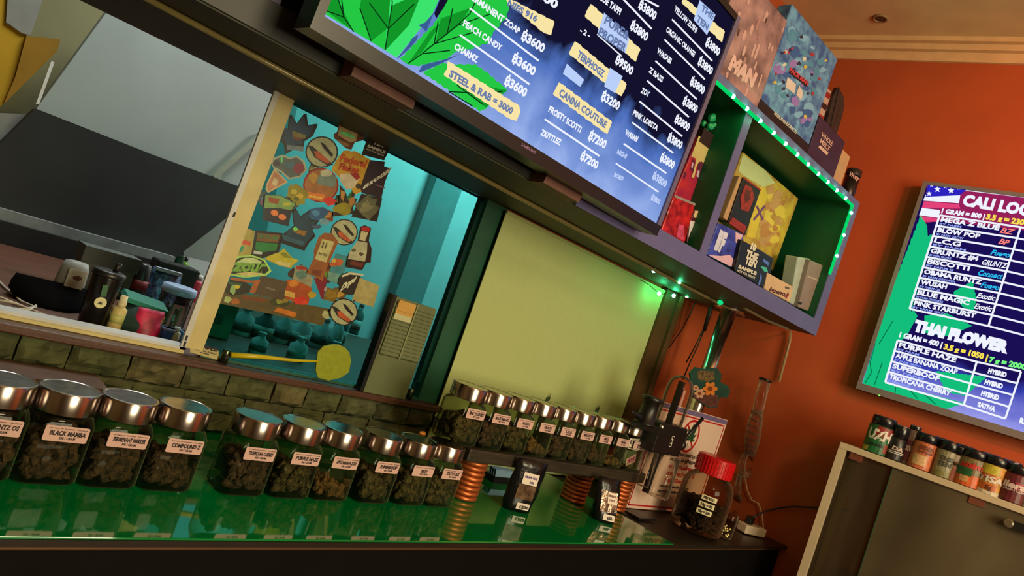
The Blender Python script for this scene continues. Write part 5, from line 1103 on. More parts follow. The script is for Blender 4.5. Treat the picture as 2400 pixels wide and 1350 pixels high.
def bun(label, c, r, dark=(24, 26, 24)):
    x, y = c; stick(label, ellp(c, r * 1.04, r * 1.0, 20), dark, (ellp((x, y), r * .95, r * .92, 20), (176, 180, 140)), ([(x - .9 * r, y - .45 * r), (x - .55 * r, y - .35 * r), (x + .75 * r, y + .80 * r), (x + .45 * r, y + .90 * r), (x - .45 * r, y + .35 * r)], (30, 44, 40)),
          ([(x - .5 * r, y - .05 * r), (x - .2 * r, y - .05 * r), (x + .55 * r, y + .62 * r), (x + .35 * r, y + .75 * r), (x - .35 * r, y + .35 * r)], (190, 90, 50)), ([(x - .1 * r, y - .65 * r), (x + .2 * r, y - .5 * r), (x + .75 * r, y + .2 * r), (x + .6 * r, y + .3 * r), (x + .1 * r, y - .25 * r)], dark))
bun('round pale bun sticker near the upper frame', zA((935, 560))[0], 37); bun('round pale bun sticker beside the red-capped bottle', zS((1380, 290))[0], 31); bun('round pale bun sticker at the lower edge of the cluster', zS((1375, 1130))[0], 32)
stick('brown toast-shaped sticker with a neon green line', zA((1130, 235), (1355, 340), (1350, 370), (1435, 365), (1400, 430), (1310, 450), (1270, 535), (1210, 520), (1070, 400), (1070, 360), (1110, 330)), (110, 60, 34), (zA((1135, 265), (1345, 355), (1320, 440), (1250, 450), (1120, 370)), (190, 170, 120)), (zA((1135, 325), (1240, 345), (1310, 385), (1300, 405), (1220, 385), (1140, 345)), (110, 240, 140)), (zA((1110, 420), (1250, 470), (1240, 500), (1180, 490)), (150, 120, 60)))
stick('black rectangular sample sticker with white letters', zA((1450, 400), (1710, 518), (1640, 655), (1385, 590)), (16, 16, 18), (('TEN', zA((1515, 465))[0], zA((1630, 510))[0], 12, .05), (220, 214, 196)), (('SAMPLE', zA((1450, 500))[0], zA((1650, 580))[0], 6, .06), (220, 214, 196)), (('NOT FOR RESALE', zA((1440, 535))[0], zA((1635, 610))[0], 4, .02), (200, 196, 180)))
stick('yellow sunburst sticker lettered federal flakes', serr(zA((1190, 545), (1330, 560), (1480, 650), (1450, 830), (1400, 1000), (1320, 1040), (1200, 900), (1050, 760), (1110, 640)), 2, 12), (206, 160, 40), (('Federal', zA((1130, 660))[0], zA((1430, 735))[0], 18, .06), (196, 84, 30)), (('Flakes', zA((1120, 750))[0], zA((1350, 800))[0], 15, .06), (190, 64, 26)), (zA((1140, 810), (1250, 800), (1370, 850), (1300, 960), (1220, 990), (1150, 900)), (214, 200, 170)), (zA((1250, 800), (1340, 790), (1370, 850), (1330, 880)), (170, 40, 30)))
stick('purple-black sticker with white script lettering', zA((1480, 650), (1650, 670), (1640, 720), (1720, 750), (1690, 800), (1650, 900), (1610, 1085), (1390, 1025), (1370, 960)), (34, 20, 36), (('exotik', zA((1395, 985))[0], zA((1725, 775))[0], 16, .03, .3), (226, 220, 200)), (ellp(zA((1350, 945))[0], 6.5, 6.5, 14), (60, 54, 44)), (zA((1540, 920), (1650, 960), (1650, 975), (1540, 935)), (120, 90, 110)))
stick('black square sticker with a grey bud picture', zA((1385, 1030), (1620, 1085), (1560, 1350), (1270, 1290)), (22, 24, 20), (blob(zA((1450, 1190))[0], 24, 26, 18, .35), (100, 104, 76)), (blob(zA((1440, 1180))[0], 13, 14, 14, .4), (136, 136, 100)))
stick('red-capped bottle-shaped sticker', zS((1550, 230), (1600, 215), (1665, 245), (1640, 380), (1670, 460), (1660, 610), (1610, 615), (1570, 690), (1400, 660), (1420, 520), (1520, 380)), (40, 22, 18), (zS((1565, 225), (1655, 245), (1640, 285), (1560, 265)), (190, 34, 30)), (zS((1560, 275), (1635, 290), (1600, 385), (1540, 370)), (196, 190, 150)), (zS((1520, 380), (1625, 400), (1620, 500), (1600, 600), (1420, 570), (1440, 490)), (184, 184, 150)), (zS((1450, 590), (1590, 620), (1560, 660), (1440, 630)), (110, 50, 30)), (blob(zS((1560, 520))[0], 5, 4), (80, 70, 50)), (blob(zS((1480, 480))[0], 5, 4), (90, 90, 60)))
stick('orange-edged pill bottle sticker with a cream label', zS((1110, 340), (1170, 295), (1250, 300), (1320, 390), (1260, 520), (1210, 640), (1150, 805), (985, 715), (1060, 560), (1060, 480)), (150, 90, 40), (zS((1150, 360), (1280, 390), (1190, 610), (1070, 570)), (196, 190, 130)), (('11', zS((1140, 450))[0], zS((1185, 460))[0], 14, .04), (70, 70, 40)), (zS((1050, 680), (1150, 700), (1130, 760), (1040, 730)), (120, 60, 36)), (('BOTTLE', zS((1110, 520))[0], zS((1195, 545))[0], 5), (90, 80, 50)))
stick('black round sticker with white script lettering', ellp(zS((1450, 830))[0], 30, 27, 18, .3), (36, 36, 34), (('Dope', zS((1330, 920))[0], zS((1500, 800))[0], 18, .06, .3), (214, 216, 180)), (zS((1350, 745), (1440, 710), (1580, 730), (1590, 750), (1440, 735), (1360, 765)), (206, 206, 176)))
stick('beige paper note taped beside the stickers', zS((1545, 770), (1752, 852), (1690, 1080), (1460, 1010)), (176, 166, 110), (zS((1480, 1000), (1500, 1005), (1490, 1025), (1475, 1015)), (60, 50, 34)))
# sample sticker on the cream frame foot
fp = pY(YW - .0008)
b = B(); ppoly(b, fp, ((444, 800), (512, 822), (515, 845), (446, 826)), 0)
st = b.build('frame_sticker', M('vinyl_cream', (190, 176, 120), .4), w1, label='cream sticker lettered sample on the frame foot')
b = B(); ptx(b, fp, 'SAMPLE', (456, 812), (508, 824), 8, .0004, .08); ptx(b, fp, 'NOT FOR RESALE', (455, 819), (507, 832), 4, .0004, .03); pline(b, fp, (470, 826), (490, 831), 2, .0004); b.build('print', m_ink, st)
for q, lb in (((1284, 938), 'small metal clip on the blind above the middle jars'), ((1400, 962), 'small metal clip on the blind by the black rig')):
    c = on(pY(1.592), *q); t = thing('blind_clip', lb, 'clip', c + V((0, 0, -.014)), 'clips on the blind')
    B().ob(c + V((-.006, -.003, -.014)), (.010, 0, .004), (0, .006, 0), (.002, 0, .024)).build('clip_body', M('clip_metal', (110, 130, 110), .25, .8), t); B().tube([c + V((0, 0, .01)), c + V((.004, 0, .026))], .001, 6).build('clip_wire', MATS['clip_metal'], t)
# window locks
for q, lb in (((531, 826), 'small cylindrical window lock at the frame foot'), ((962, 920), 'small upright window lock by the card rack')):
    c = on(pY(YW - .012), *q); t = thing('window_lock', lb, 'lock', V((c.x, c.y, 1.1705)))
    B().lathe([(.010, 1.1705), (.010, 1.1705 + .030), (.008, 1.1705 + .033)], (c.x, c.y, 0), 16).build('barrel', M('lock_metal', (90, 100, 80), .25, .9), t, True)
    B().lathe([(.0045, 0), (.0045, .003)], (c.x, c.y - .009, 1.1705 + .016), 10, (0, -1, 0)).build('keyhole', m_blk, t)
# card rack leaning on the glass
CR = pY(1.585); q = ((935, 697), (1025, 725), (952, 932), (850, 912)); P = [on(CR, *p) for p in q]
x0, x1, z0, z1r = (P[3].x + P[0].x) / 2, (P[1].x + P[2].x) / 2, 1.1705, (P[0].z + P[1].z) / 2
t = thing('card_rack', 'grey-green card rack with two columns of slots leaning on the teal glass', 'rack', ((x0 + x1) / 2, 1.595, z0))
m_rk = M('rack_grey_green', (104, 112, 74), .6, var=.12)
B().box(x0, x1, 1.588, 1.614, z0, z1r).build('back_box', m_rk, t); B().box(x0 - .012, x0, 1.586, 1.614, z0, z1r + .003).build('side_cheek', m_blk, t, label='black side cheek')
zs0 = z0 + (z1r - z0) * .40; xm = (x0 + x1) / 2
for cx0, cx1 in ((x0 + .006, xm - .003), (xm + .003, x1 - .004)):
    for k in range(14):
        za = zs0 + (z1r - zs0 - .012) * k / 14
        B().ob((cx0, 1.587, za), (cx1 - cx0, 0, 0), (0, -.006, .004), (0, .003, .010)).build('slot', m_rk, t)
B().box(xm - .002, xm + .002, 1.580, 1.588, zs0, z1r - .004).build('centre_rib', M('rack_pale', (140, 146, 104), .5), t)
for k, (cl, st) in enumerate((((206, 160, 80), 'orange-topped card'), ((206, 200, 140), 'cream card'), ((206, 200, 140), 'cream card'), ((196, 196, 150), 'cream card'))):
    za = zs0 + (z1r - zs0 - .012) * (10.0 + k * 1.05) / 14
    zz_ = [13.1, 11.9, 10.4, 9.6][k]; za = zs0 + (z1r - zs0 - .012) * zz_ / 14
    o = B().ob((x0 + .008, 1.5805, za), (xm - x0 - .014, 0, 0), (0, -.001, .016), (0, .001, 0)).build('time_card', M('card_%d' % cl[0], cl, .6), t, label=st)

# ================================================================== THINGS BEYOND THE WINDOW
ZI = 1.160; IN = pZ(ZI)
iw = tag(bevel(B().box(-1.4, 2.6, YW + .075, 2.90, 1.12, ZI).build('back_worktop', M('reddish_worktop', (96, 58, 40), .5, var=.35, scale=8, stretch=(1, 10, 10)))), 'reddish wooden worktop running behind the window', 'worktop')
FW = pY(3.0)
zz1 = Z((0, 0), 3.0688)
def slab(name, label, cat, Y, pts, th, mt):
    pl = pY(Y); return B().prism([on(pl, *p) for p in pts], (0, th, 0)).build(name, mt, bw, label=label)
bw = struct(B().box(-3.2, 0.9, 3.33, 3.4, 0, 3.17).build('wall_back_room_end', m_olive))
slab('pale_panel', 'big pale grey panel on the far side of the hatch', 'panel', 3.10, ((85, 255), (262, 12), (700, 240), (600, 640), (430, 600), (430, 580), (530, 430)), .05, M('pale_grey_panel', (156, 166, 158), .7, scale=3))
slab('black_board', 'large black board below the pale grey panel', 'board', 3.02, ((-60, 390), (0, 338), (82, 256), (330, 352), (568, 440), (545, 500), (412, 604), (200, 545), (-60, 470)), .06, M('chalky_black', (30, 34, 31), .7, var=.5, scale=4))
slab('grey_rail', 'long grey rail under the black board', 'rail', 2.98, ((-60, 470), (200, 545), (412, 603), (405, 620), (380, 616), (190, 568), (-60, 500)), .05, M('grey_rail', (128, 134, 130), .6, var=.3))
slab('pale_bracket', 'thin diagonal pale bracket across the panel corner', 'bracket', 3.08, ((500, 412), (512, 400), (612, 312), (616, 322), (520, 408), (518, 424), (502, 424)), .02, M('bracket_pale', (150, 156, 136), .6))
slab('white_rod', 'thin upright white rod by the yellow panel', 'rod', 3.06, ((84, 244), (120, 143), (128, 146), (92, 244)), .01, M('rod_white', (220, 220, 206), .5))
slab('yellow_panel', 'large yellow painted panel beyond the hatch', 'panel', 3.2, ((-60, -60), (22, -60), (14, 55), (50, 76), (62, 82), (55, 130), (10, 240), (-10, 262), (-60, 262)), .03, M('yellow_paint', (206, 160, 6), .7, var=.2, scale=3))
slab('ochre_panel', 'darker ochre panel overlapping the yellow panel', 'panel', 3.18, ((62, 84), (142, 92), (134, 120), (8, 245), (36, 180)), .02, M('ochre_paint', (160, 116, 4), .7))
slab('grey_panel', 'small grey panel with rounded corner above the yellow one', 'panel', 3.19, ((22, -60), (120, -60), (72, 82), (52, 78), (14, 52)), .02, M('grey_paint', (150, 150, 140), .7))
slab('teal_grey_panel', 'grey panel under the yellow panel at the photo edge', 'panel', 3.16, ((-60, 262), (62, 268), (40, 300), (-60, 400)), .02, M('grey_paint', 0))
slab('dark_void_sheet', 'black sheet standing for the dark void under the grey rail', 'panel', 2.92, ((-60, 500), (190, 568), (405, 621), (470, 640), (465, 760), (-60, 730)), .03, M('void_black', (15, 14, 12), .8))  # unlit void beyond the hatch painted as a black sheet
zT = Z((160, 600), 5.869)
def standing(px, d=0): return on(IN, *px) + V((0, d, 0))
# tumbler
c = standing((210, 764)); Pp = pY(c.y); hh_ = on(Pp, 250, 632).z - ZI; k0 = k_at(c); r0 = 33 * k0
t = thing('tumbler', 'tall black insulated tumbler with a round leaf badge on the worktop', 'tumbler', c)
B().lathe([(r0 * .80, .0005), (r0 * .84, .004), (r0 * 1.02, hh_ * .88), (r0 * 1.02, hh_ * .9)], c, 28).build('body', M('tumbler_black', (14, 13, 13), .25), t, True); B().lathe([(r0 * 1.08, hh_ * .9), (r0 * 1.1, hh_ * .92), (r0 * 1.08, hh_ * .98), (r0 * .9, hh_)], c, 28).build('lid', m_blk, t, True)
B().tube([c + V((.01, 0, hh_ * .98)), c + V((.014, 0, hh_ * 1.16))], .0062, 10).build('spout', m_blk, t, True)
tp = (c + V((0, -r0 * .95, 0)), V((0, -1, 0))); bd = on(tp, 235, 709)
B().lathe([(13 * k0, 0), (13 * k0, .0012)], bd + V((0, -.001, 0)), 20, (0, -1, 0)).build('badge', M('badge_cream', (220, 214, 160), .5), t)
b = B()
for k in range(5):
    a = PI / 2 + (k - 2) * .6; L = 9 * k0 * (1 - .12 * abs(k - 2)); o = bd + V((0, -.0030 - k * 1e-5, -4 * k0)); d_ = V((math.cos(a), 0, math.sin(a))); n_ = V((-d_.z, 0, d_.x)); b.poly([o, o + d_ * L * .5 + n_ * L * .14, o + d_ * L, o + d_ * L * .5 - n_ * L * .14])
b.build('badge_leaf', m_ink, t); ppoly(b := B(), tp, zT((480, 395), (555, 405), (520, 560), (440, 560)), .0022); b.build('green_mark', M('leaf_green', (24, 90, 40), .5), t)
def vessel(name, label, cat, px, top, rpx, prof, mt, parts=(), grp=None, dy=0):
    c = standing(px, dy); Pp = pY(c.y); h = on(Pp, *top).z - ZI; k = k_at(c); r = rpx * k
    t = thing(name, label, cat, c, grp); B().lathe([(max(.0008, a * r), z_ * h) for a, z_ in prof], c, 18).build('body', mt, t, True)
    for nm, pr, m2 in parts: B().lathe([(max(.0008, a * r), z_ * h) for a, z_ in pr], c, 18).build(nm, m2, t, True)
    return t, c, h, r
t, c, h, r = vessel('card_holder', 'grey-white cap-shaped holder with a printed card behind the tumbler', 'holder', (165, 735), (182, 612), 34, ((.9, 0), (1.0, .05), (.86, .85), (.7, .98), (.3, 1)), M('grey_white_plastic', (150, 154, 152), .5), dy=.10)
P = on(pY(c.y - r * 1.02), 180, 655); B().ob(P + V((-.022, 0, -.025)), (.040, 0, 0), (0, .002, 0), (0, 0, .048)).build('card', M('card_white', (190, 192, 186), .5), t)
ppoly(b := B(), pY(c.y - r * 1.02 - .001), ellp((181, 652), 11, 6, 12, .2), 0); b.build('card_print', M('card_brown', (96, 60, 40), .5), t)
t = thing('dark_bag', 'slumped black bag beneath the grey-white holder', 'bag', standing((110, 735), .15)); b = B()
pouchmesh(standing((132, 738), .12), .16, .055, .12, .1).build('bag_body', M('bag_black', (7, 6, 6), 1.0, spec=0.05), t, True)
c = standing((280, 740), .28); t = thing('grey_box', 'folded grey cloth box standing behind the tumbler', 'box', c)
bevel(B().ob(c + V((-.06, 0, .001)), (.15, 0, 0), (0, .09, 0), (0, 0, .125)).build('box_body', M('grey_cloth', (104, 108, 104), .8, var=.25, scale=40), t), .012)
B().ob(c + V((-.063, -.003, .085)), (.156, 0, 0), (0, .096, 0), (0, 0, .045)).build('lid_flap', M('grey_cloth_dark', (84, 90, 86), .8), t)
vessel('spray_bottle', 'cream bottle with a ribbed white cap next to the tumbler', 'bottle', (262, 776), (296, 694), 16, ((.9, 0), (1, .03), (1, .64), (.55, .70)), M('bottle_cream', (206, 186, 120), .4), (('cap', ((.62, .69), (.62, .82), (.5, .83), (.5, 1)), M('cap_white', (214, 196, 150), .4)), ('label', ((1.02, .25), (1.02, .5)), M('label_yellow', (190, 190, 110), .5))))
c = standing((318, 786), .03); t = thing('visor_hat', 'green cap with a teal visor lying on the worktop', 'cap', c)
B().lathe([(.062, .001), (.060, .03), (.05, .055), (.025, .068), (.002, .071)], c, 22).build('crown', M('cap_dark_green', (14, 52, 44), .8, var=.3), t, True); B().ob(c + V((-.045, -.02, .072)), (.10, .01, -.012), (0, .06, .012), (.006, 0, .010)).build('visor', M('cap_teal', (20, 120, 100), .7), t)
c = standing((345, 797), .01); t = thing('pink_pouch', 'bright pink and maroon pouch at the front of the worktop', 'pouch', c)
pouchmesh(c + V((-.008, 0, .001)), .060, .070, .034, .1).build('pouch_body', M('pouch_pink', (206, 30, 84), .5, var=.5, scale=30, rgb2=(130, 16, 44)), t, True); B().ob(c + V((-.006, .004, .045)), (.028, 0, -.004), (0, .01, 0), (.004, 0, .020)).build('yellow_insert', M('insert_peach', (220, 176, 100), .5), t)
for (px, tp_, lb, mt) in (((384, 804), (396, 768), 'small bright blue cup behind the window corner', M('cup_blue', (50, 110, 210), .4)), ((428, 806), (436, 776), 'small blue cup tucked against the white frame', M('cup_sky', (60, 130, 180), .4))):
    vessel('blue_cup', lb, 'cup', px, tp_, 15, ((.8, 0), (1, .9), (.95, 1)), mt, (('rim', ((1.02, .86), (1.02, 1)), M('cup_rim', (150, 180, 230), .4)),), 'blue cups')
vessel('dropper_bottle', 'tiny cream-labelled dropper bottle between the blue cups', 'bottle', (402, 808), (414, 766), 11, ((1, 0), (1, .7), (.6, .78)), M('bottle_pale', (200, 186, 160), .4), (('cap', ((.6, .78), (.6, 1)), M('cap_clear', (200, 206, 210), .3)),))
t, c, h, r = vessel('clear_canister', 'clear plastic canister with a pale blue lid full of tools', 'canister', (400, 785), (440, 690), 36, ((.95, 0), (1, .05), (1, .96)), GL('canister_clear', (214, 216, 214), .8, .08, dark=(120, 120, 116)), (('lid', ((1.06, .95), (1.08, 1.0), (1.06, 1.14), (.9, 1.16)), M('lid_pale_blue', (176, 200, 236), .35)),), dy=.05)
for k in range(8):
    a = k * .8; p = c + V((.018 * math.cos(a), .018 * math.sin(a), .004)); B().tube([p, p + V((rnd.uniform(-.008, .008), rnd.uniform(-.008, .008), h * rnd.uniform(.45, .7)))], .0035, 6).build('tool', M('tool_tan', (170, 150, 116), .5) if k % 2 else M('tool_steel', (150, 146, 136), .3, .6), t)
vessel('black_bottle', 'black rounded bottle with a red label behind the green cap', 'bottle', (345, 735), (360, 622), 19, ((.9, 0), (1, .1), (1.05, .6), (.8, .95), (.4, 1)), M('bottle_black', (26, 30, 28), .35), (('red_label', ((1.06, .35), (1.08, .58)), M('label_red', (130, 30, 34), .5)),), dy=.16)
c = standing((395, 740), .12); t = thing('foil_bag', 'crumpled blue-white foil bag beside the black bottle', 'bag', c); pouchmesh(c + V((0, 0, .001)), .09, .12, .05, .1).build('bag_body', M('foil_blue', (120, 150, 190), .25, .4, var=.7, scale=35, bump=.8, rgb2=(30, 50, 90)), t, True)
B().box(c.x - .04, c.x + .04, c.y - .004, c.y + .02, c.z + .112, c.z + .122).build('seal', M('foil_white', (190, 205, 220), .3), t)
c = standing((440, 745), .24); t = thing('dark_case', 'dark case with a tiny logo behind the canister', 'case', c); bevel(B().ob(c + V((-.06, 0, .001)), (.14, 0, 0), (0, .08, 0), (0, 0, .13)).build('case_body', M('case_dark', (24, 26, 24), .5), t), .006); B().box(c.x - .01, c.x + .01, c.y - .001, c.y, c.z + .03, c.z + .036).build('logo_plate', M('plate_pale', (150, 130, 110), .5), t)
for i, (px, tp_, rp_, cl, lb) in enumerate((((432, 690), (440, 608), 9, (190, 90, 50), 'orange and white small bottle in the back group'), ((446, 690), (456, 598), 10, (150, 140, 170), 'lavender tall bottle in the back group'), ((468, 694), (474, 592), 12, (40, 90, 60), 'dark green bottle in the back group'), ((485, 690), (492, 618), 9, (120, 170, 50), 'lime green bottle nearest the white frame'), ((472, 720), (482, 648), 9, (190, 50, 70), 'red and pink bottle low beside the frame'))):
    vessel('small_bottle', lb, 'bottle', px, tp_, rp_, ((.95, 0), (1, .04), (1, .68), (.5, .8)), M('bottle_%d' % i, cl, .4, var=.3), (('cap', ((.52, .79), (.52, 1)), M('cap_%d' % (i % 2), ((206, 200, 190), (50, 40, 40))[i % 2], .4)),), 'bottles at the back of the hatch worktop', dy=.36 if i < 4 else .10)
t = thing('white_cable', 'loose loops of white cable lying on the worktop', 'cable', standing((60, 730)))
for kk_, q in enumerate((((-20, 640), (10, 672), (50, 706), (84, 720), (60, 722), (10, 700), (-20, 690)), ((-20, 700), (40, 712), (104, 738), (98, 744), (30, 730), (-20, 716)), ((-20, 712), (20, 722), (70, 726), (84, 716)))):
    B().tube([on(pZ(ZI + .004 + .004 * kk_), *p) for p in q], .0026, 6).build('loop', M('cable_white', (214, 206, 186), .5), t, True)
# bottles behind the teal glass
m_bt = GL('teal_bottle_glass', (150, 190, 180), .9, .05, dark=(30, 60, 60)); m_btd = [M('bottle_body_a', (110, 150, 146), .2, var=.5), M('bottle_body_b', (190, 214, 210), .2, var=.4), M('bottle_body_c', (80, 116, 110), .2, var=.5)]
bl = [((560, 800), (575, 720), 22), ((605, 812), (622, 728), 24), ((655, 822), (676, 738), 25), ((700, 830), (722, 742), 20), ((742, 838), (765, 752), 24), ((790, 842), (812, 757), 22), ((830, 838), (862, 735), 18), ((822, 862), (846, 752), 17), ((862, 800), (890, 722), 14), ((610, 835), (622, 780), 20), ((700, 850), (712, 790), 22), ((780, 868), (796, 802), 22)]
wh = ('leftmost, by the green box', 'second from the green box', 'third from the green box', 'under the olive sticker middle', 'behind the yellow paddle head', 'just past the yellow paddle head', 'tall, left of the card rack', 'slim, nearest the card rack', 'smallest, above the card rack side', 'in front row near the green box', 'in front row in the middle', 'in front row by the card rack')
for i, (px, tp_, rp_) in enumerate(bl):
    vessel('glass_bottle', 'bottle seen through the teal glass, ' + wh[i], 'bottle', px, tp_, rp_, ((.95, 0), (1, .03), (1, .62), (.45, .76), (.40, .9)), m_btd[i % 3] if i % 2 == 0 else m_btd[1], (('neck_cap', ((.46, .88), (.48, 1)), M('cap_silver', (170, 190, 190), .25, .5)), ('label', ((1.015, .15), (1.015, .45)), M('label_teal_%d' % (i % 2), ((150, 176, 160), (70, 96, 84))[i % 2], .5))), 'bottles behind the teal glass', dy=.03 + .12 * (i < 9))
c = on(IN, 520, 800); t = thing('green_box', 'green box behind the lower corner of the teal glass', 'box', c); bevel(B().ob(c + V((-.04, .03, .001)), (.07, 0, 0), (0, .08, 0), (0, 0, .13)).build('box_body', M('box_green', (20, 130, 84), .5, var=.3), t), .003); B().ob(c + V((-.036, .0288, .04)), (.03, 0, 0), (0, .001, 0), (0, 0, .03)).build('box_print', M('box_dark', (14, 70, 44), .5), t)
t = thing('yellow_swatter', 'yellow plastic swatter with a round head resting on the sill before the teal glass', 'swatter', on(pY(1.596), 700, 860))
YP = pY(1.596)
B().tube([on(YP, *q) for q in ((540, 832), (610, 836), (690, 845), (745, 847))], [.007, .006, .004, .003], 8).build('handle', M('swatter_yellow', (206, 184, 20), .4), t, True)
q = [on(YP, *p) for p in ((742, 848), (745, 825), (758, 812), (770, 809), (782, 807), (795, 808), (808, 814), (819, 826), (823, 845), (818, 872), (800, 885), (770, 892), (745, 885), (740, 868))]
B().prism(q, (0, .004, 0)).build('head', M('swatter_head', (150, 158, 36), .4, var=.15, scale=80), t)

# ================================================================== GLASS CABINET AND THE FLAVOUR BOTTLES
O = on(CAB, 1970, 1035); ZT = O.z; CW, CD = 1.25, .268; CL = -RWD; CI = -RWN
def cb(b, a0, a1, d0, d1, z0, z1): return b.ob(V((O.x, O.y, 0)) + CL * a0 + CI * d0 + V((0, 0, z0)), CL * (a1 - a0), CI * (d1 - d0), V((0, 0, z1 - z0)))
m_cw = M('cabinet_white', (206, 184, 156), .45, var=.06)
t = thing('glass_cabinet', 'white framed display cabinet with sliding glass doors against the orange wall', 'cabinet', V((O.x, O.y, 0)) + CL * CW / 2 + CI * CD / 2)
bevel(cb(B(), 0, CW, 0, CD, ZT - .022, ZT).build('top', m_cw, t), .002)
for nm, bb in (('corner_post', (0, .026, 0, .03)), ('corner_post', (CW - .026, CW, 0, .03)), ('corner_post', (0, .026, CD - .03, CD)), ('corner_post', (CW - .026, CW, CD - .03, CD))):
    cb(B(), *bb, .0, ZT - .022).build(nm, m_cw, t)
cb(B(), .026, CW - .026, 0, .03, .0, .06).build('bottom_rail', m_cw, t); cb(B(), 0, CW, .0, CD, .70, .715).build('inner_shelf', m_cw, t); cb(B(), 0, CW, 0, CD, .06, .075).build('floor_board', m_cw, t)
g_cab = GL('cabinet_glass', (176, 178, 156), .8, .05); g_cab2 = GL('cabinet_glass_clear', (222, 216, 200), .6, .05)
for g_, hz_, col_ in ((g_cab, .28, (160, 140, 112)), (g_cab2, .10, (150, 136, 110))):   # pale haze mixed into the panes to lighten the dark cabinet
    nt = g_.node_tree; ot = nt.nodes['Material Output']; a_ = ot.inputs[0].links[0].from_socket
    df = nt.nodes.new('ShaderNodeBsdfDiffuse'); df.inputs[0].default_value = lin(col_); ns = nt.nodes.new('ShaderNodeTexNoise'); ns.inputs['Scale'].default_value = 3
    mu = nt.nodes.new('ShaderNodeMath'); mu.operation = 'MULTIPLY'; mu.inputs[1].default_value = hz_ * 2; nt.links.new(ns.outputs['Fac'], mu.inputs[0])
    mh = nt.nodes.new('ShaderNodeMixShader'); nt.links.new(mu.outputs[0], mh.inputs[0]); nt.links.new(a_, mh.inputs[1]); nt.links.new(df.outputs[0], mh.inputs[2]); nt.links.new(mh.outputs[0], ot.inputs[0])
a1 = (on(CAB, 2091, 1104) - V((O.x, O.y, 0))).dot(CL)
cb(B(), a1, CW - .026, .012, .016, .06, ZT - .022).build('sliding_door', g_cab, t, label='front sliding glass door'); cb(B(), .026, a1 + .06, .022, .026, .06, ZT - .022).build('sliding_door', g_cab2, t)
cb(B(), a1 - .003, a1, .011, .017, .06, ZT - .022).build('door_edge', M('glass_edge_green', (60, 92, 66), .2), t)
cb(B(), 0, .003, .03, CD - .03, .075, ZT - .022).build('side_glass', g_cab2, t)
for q in ((2000, 1087), (2286, 1186)):
    a = (on(CAB, *q) - V((O.x, O.y, 0))).dot(CL); cb(B(), a - .022, a + .022, .008, .011, ZT - .046, ZT - .023).build('door_stop', M('stop_brown', (120, 62, 44), .5), t)
p = on((CAB[0], RWN), 2364, 1226); B().lathe([(.014, 0), (.014, .014), (.011, .018)], p, 18, RWN).build('lock', M('lock_steel', (180, 170, 150), .2, .9), t, True); B().ob(p + CL * .012 + V((0, 0, -.013)), CL * .05, RWN * .010, V((0, 0, .026))).build('lock_rail', m_blk, t)
p = on((RW[0] + RWN * .16, RWN), 1975, 1338)
tb_ = thing('maroon_box', 'maroon box standing on the shelf inside the glass cabinet', 'box', V((p.x, p.y, .7155)))
hz = max(.1, p.z - .7155); bevel(B().ob(V((p.x, p.y, .7155)) - CL * .03, CL * .14, CI * .08, (0, 0, hz)).build('box_body', M('maroon_card', (120, 24, 36), .5, var=.3), tb_), .003)
B().ob(V((p.x, p.y, .7155)) - CL * .03 + RWN * .001 + V((0, 0, hz * .4)), CL * .14, RWN * .0006, (0, 0, .02)).build('box_band', M('maroon_band', (70, 60, 40), .5), tb_)
m_capb = M('cap_glossy_black', (20, 19, 26), .25, var=.2)
def fbottle(px, wpx, hm, label, base_c, bands, words, d=.04, capf=.24, grp='flavour bottles on the glass cabinet', square=False):
    pl = (CAB[0] - RWN * d, RWN); p = on((V((0, 0, ZT)), V((0, 0, 1))), *px)
    a = (on(pl, *px) - V((O.x, O.y, 0))).dot(CL); c = V((O.x, O.y, ZT)) + CL * a + CI * d; k = k_at(c); r = wpx * k / 2; h = hm
    t = thing('flavour_bottle', label, 'bottle', c, grp)
    hb = h * (1 - capf)
    B().lathe([(r * .94, .0006), (r, .003), (r, hb - .004), (r * .9, hb)], c, 28).build('body', M('fb_%d_%d_%d' % base_c, base_c, .35, var=.2), t, True)
    B().lathe([(r * .90, hb), (r * .93, hb + .001), (r * .93, h - .003), (r * .86, h)], c, 28).build('cap', m_capb, t, True)
    B().torus(c + V((0, 0, h - .0025)), r * .88, .0012, 28, 5).build('cap_rim', M('cap_rim_shine', (190, 180, 190), .15, .8), t, True)
    to = (CAM - c); af = math.atan2(to.y, to.x)
    lab = None
    for bi, (z0, z1_, u0, u1, cl) in enumerate(bands):
        b = B(); n = 10; rr_ = r + .0004 + .0002 * bi
        for i in range(n):
            a0, a1_ = af + (u0 + (u1 - u0) * i / n) * 1.5, af + (u0 + (u1 - u0) * (i + 1) / n) * 1.5
            b.poly([c + V((rr_ * math.cos(x), rr_ * math.sin(x), z)) for x, z in ((a0, z0 * hb), (a1_, z0 * hb), (a1_, z1_ * hb), (a0, z1_ * hb))])
        o = b.build('label' if lab is None else 'label_patch', M('fl_%d_%d_%d' % cl, cl, .45, var=.3, scale=70), t if lab is None else lab); lab = lab or o
    for st, u0, u1, zc, zh, cl in words:
        vs, fs = glyphs(st, .05, .1); b = B()
        b.add([c + V(((r + .0022) * math.cos(af + 1.15 * (u0 + (u1 - u0) * x)), (r + .0022) * math.sin(af + 1.15 * (u0 + (u1 - u0) * x)), (zc + zh * y) * hb)) for x, y in vs], fs)
        b.build('label_print', M('fp_%d_%d_%d' % cl, cl, .5), lab or t)
    return t
WHT = (226, 214, 204)
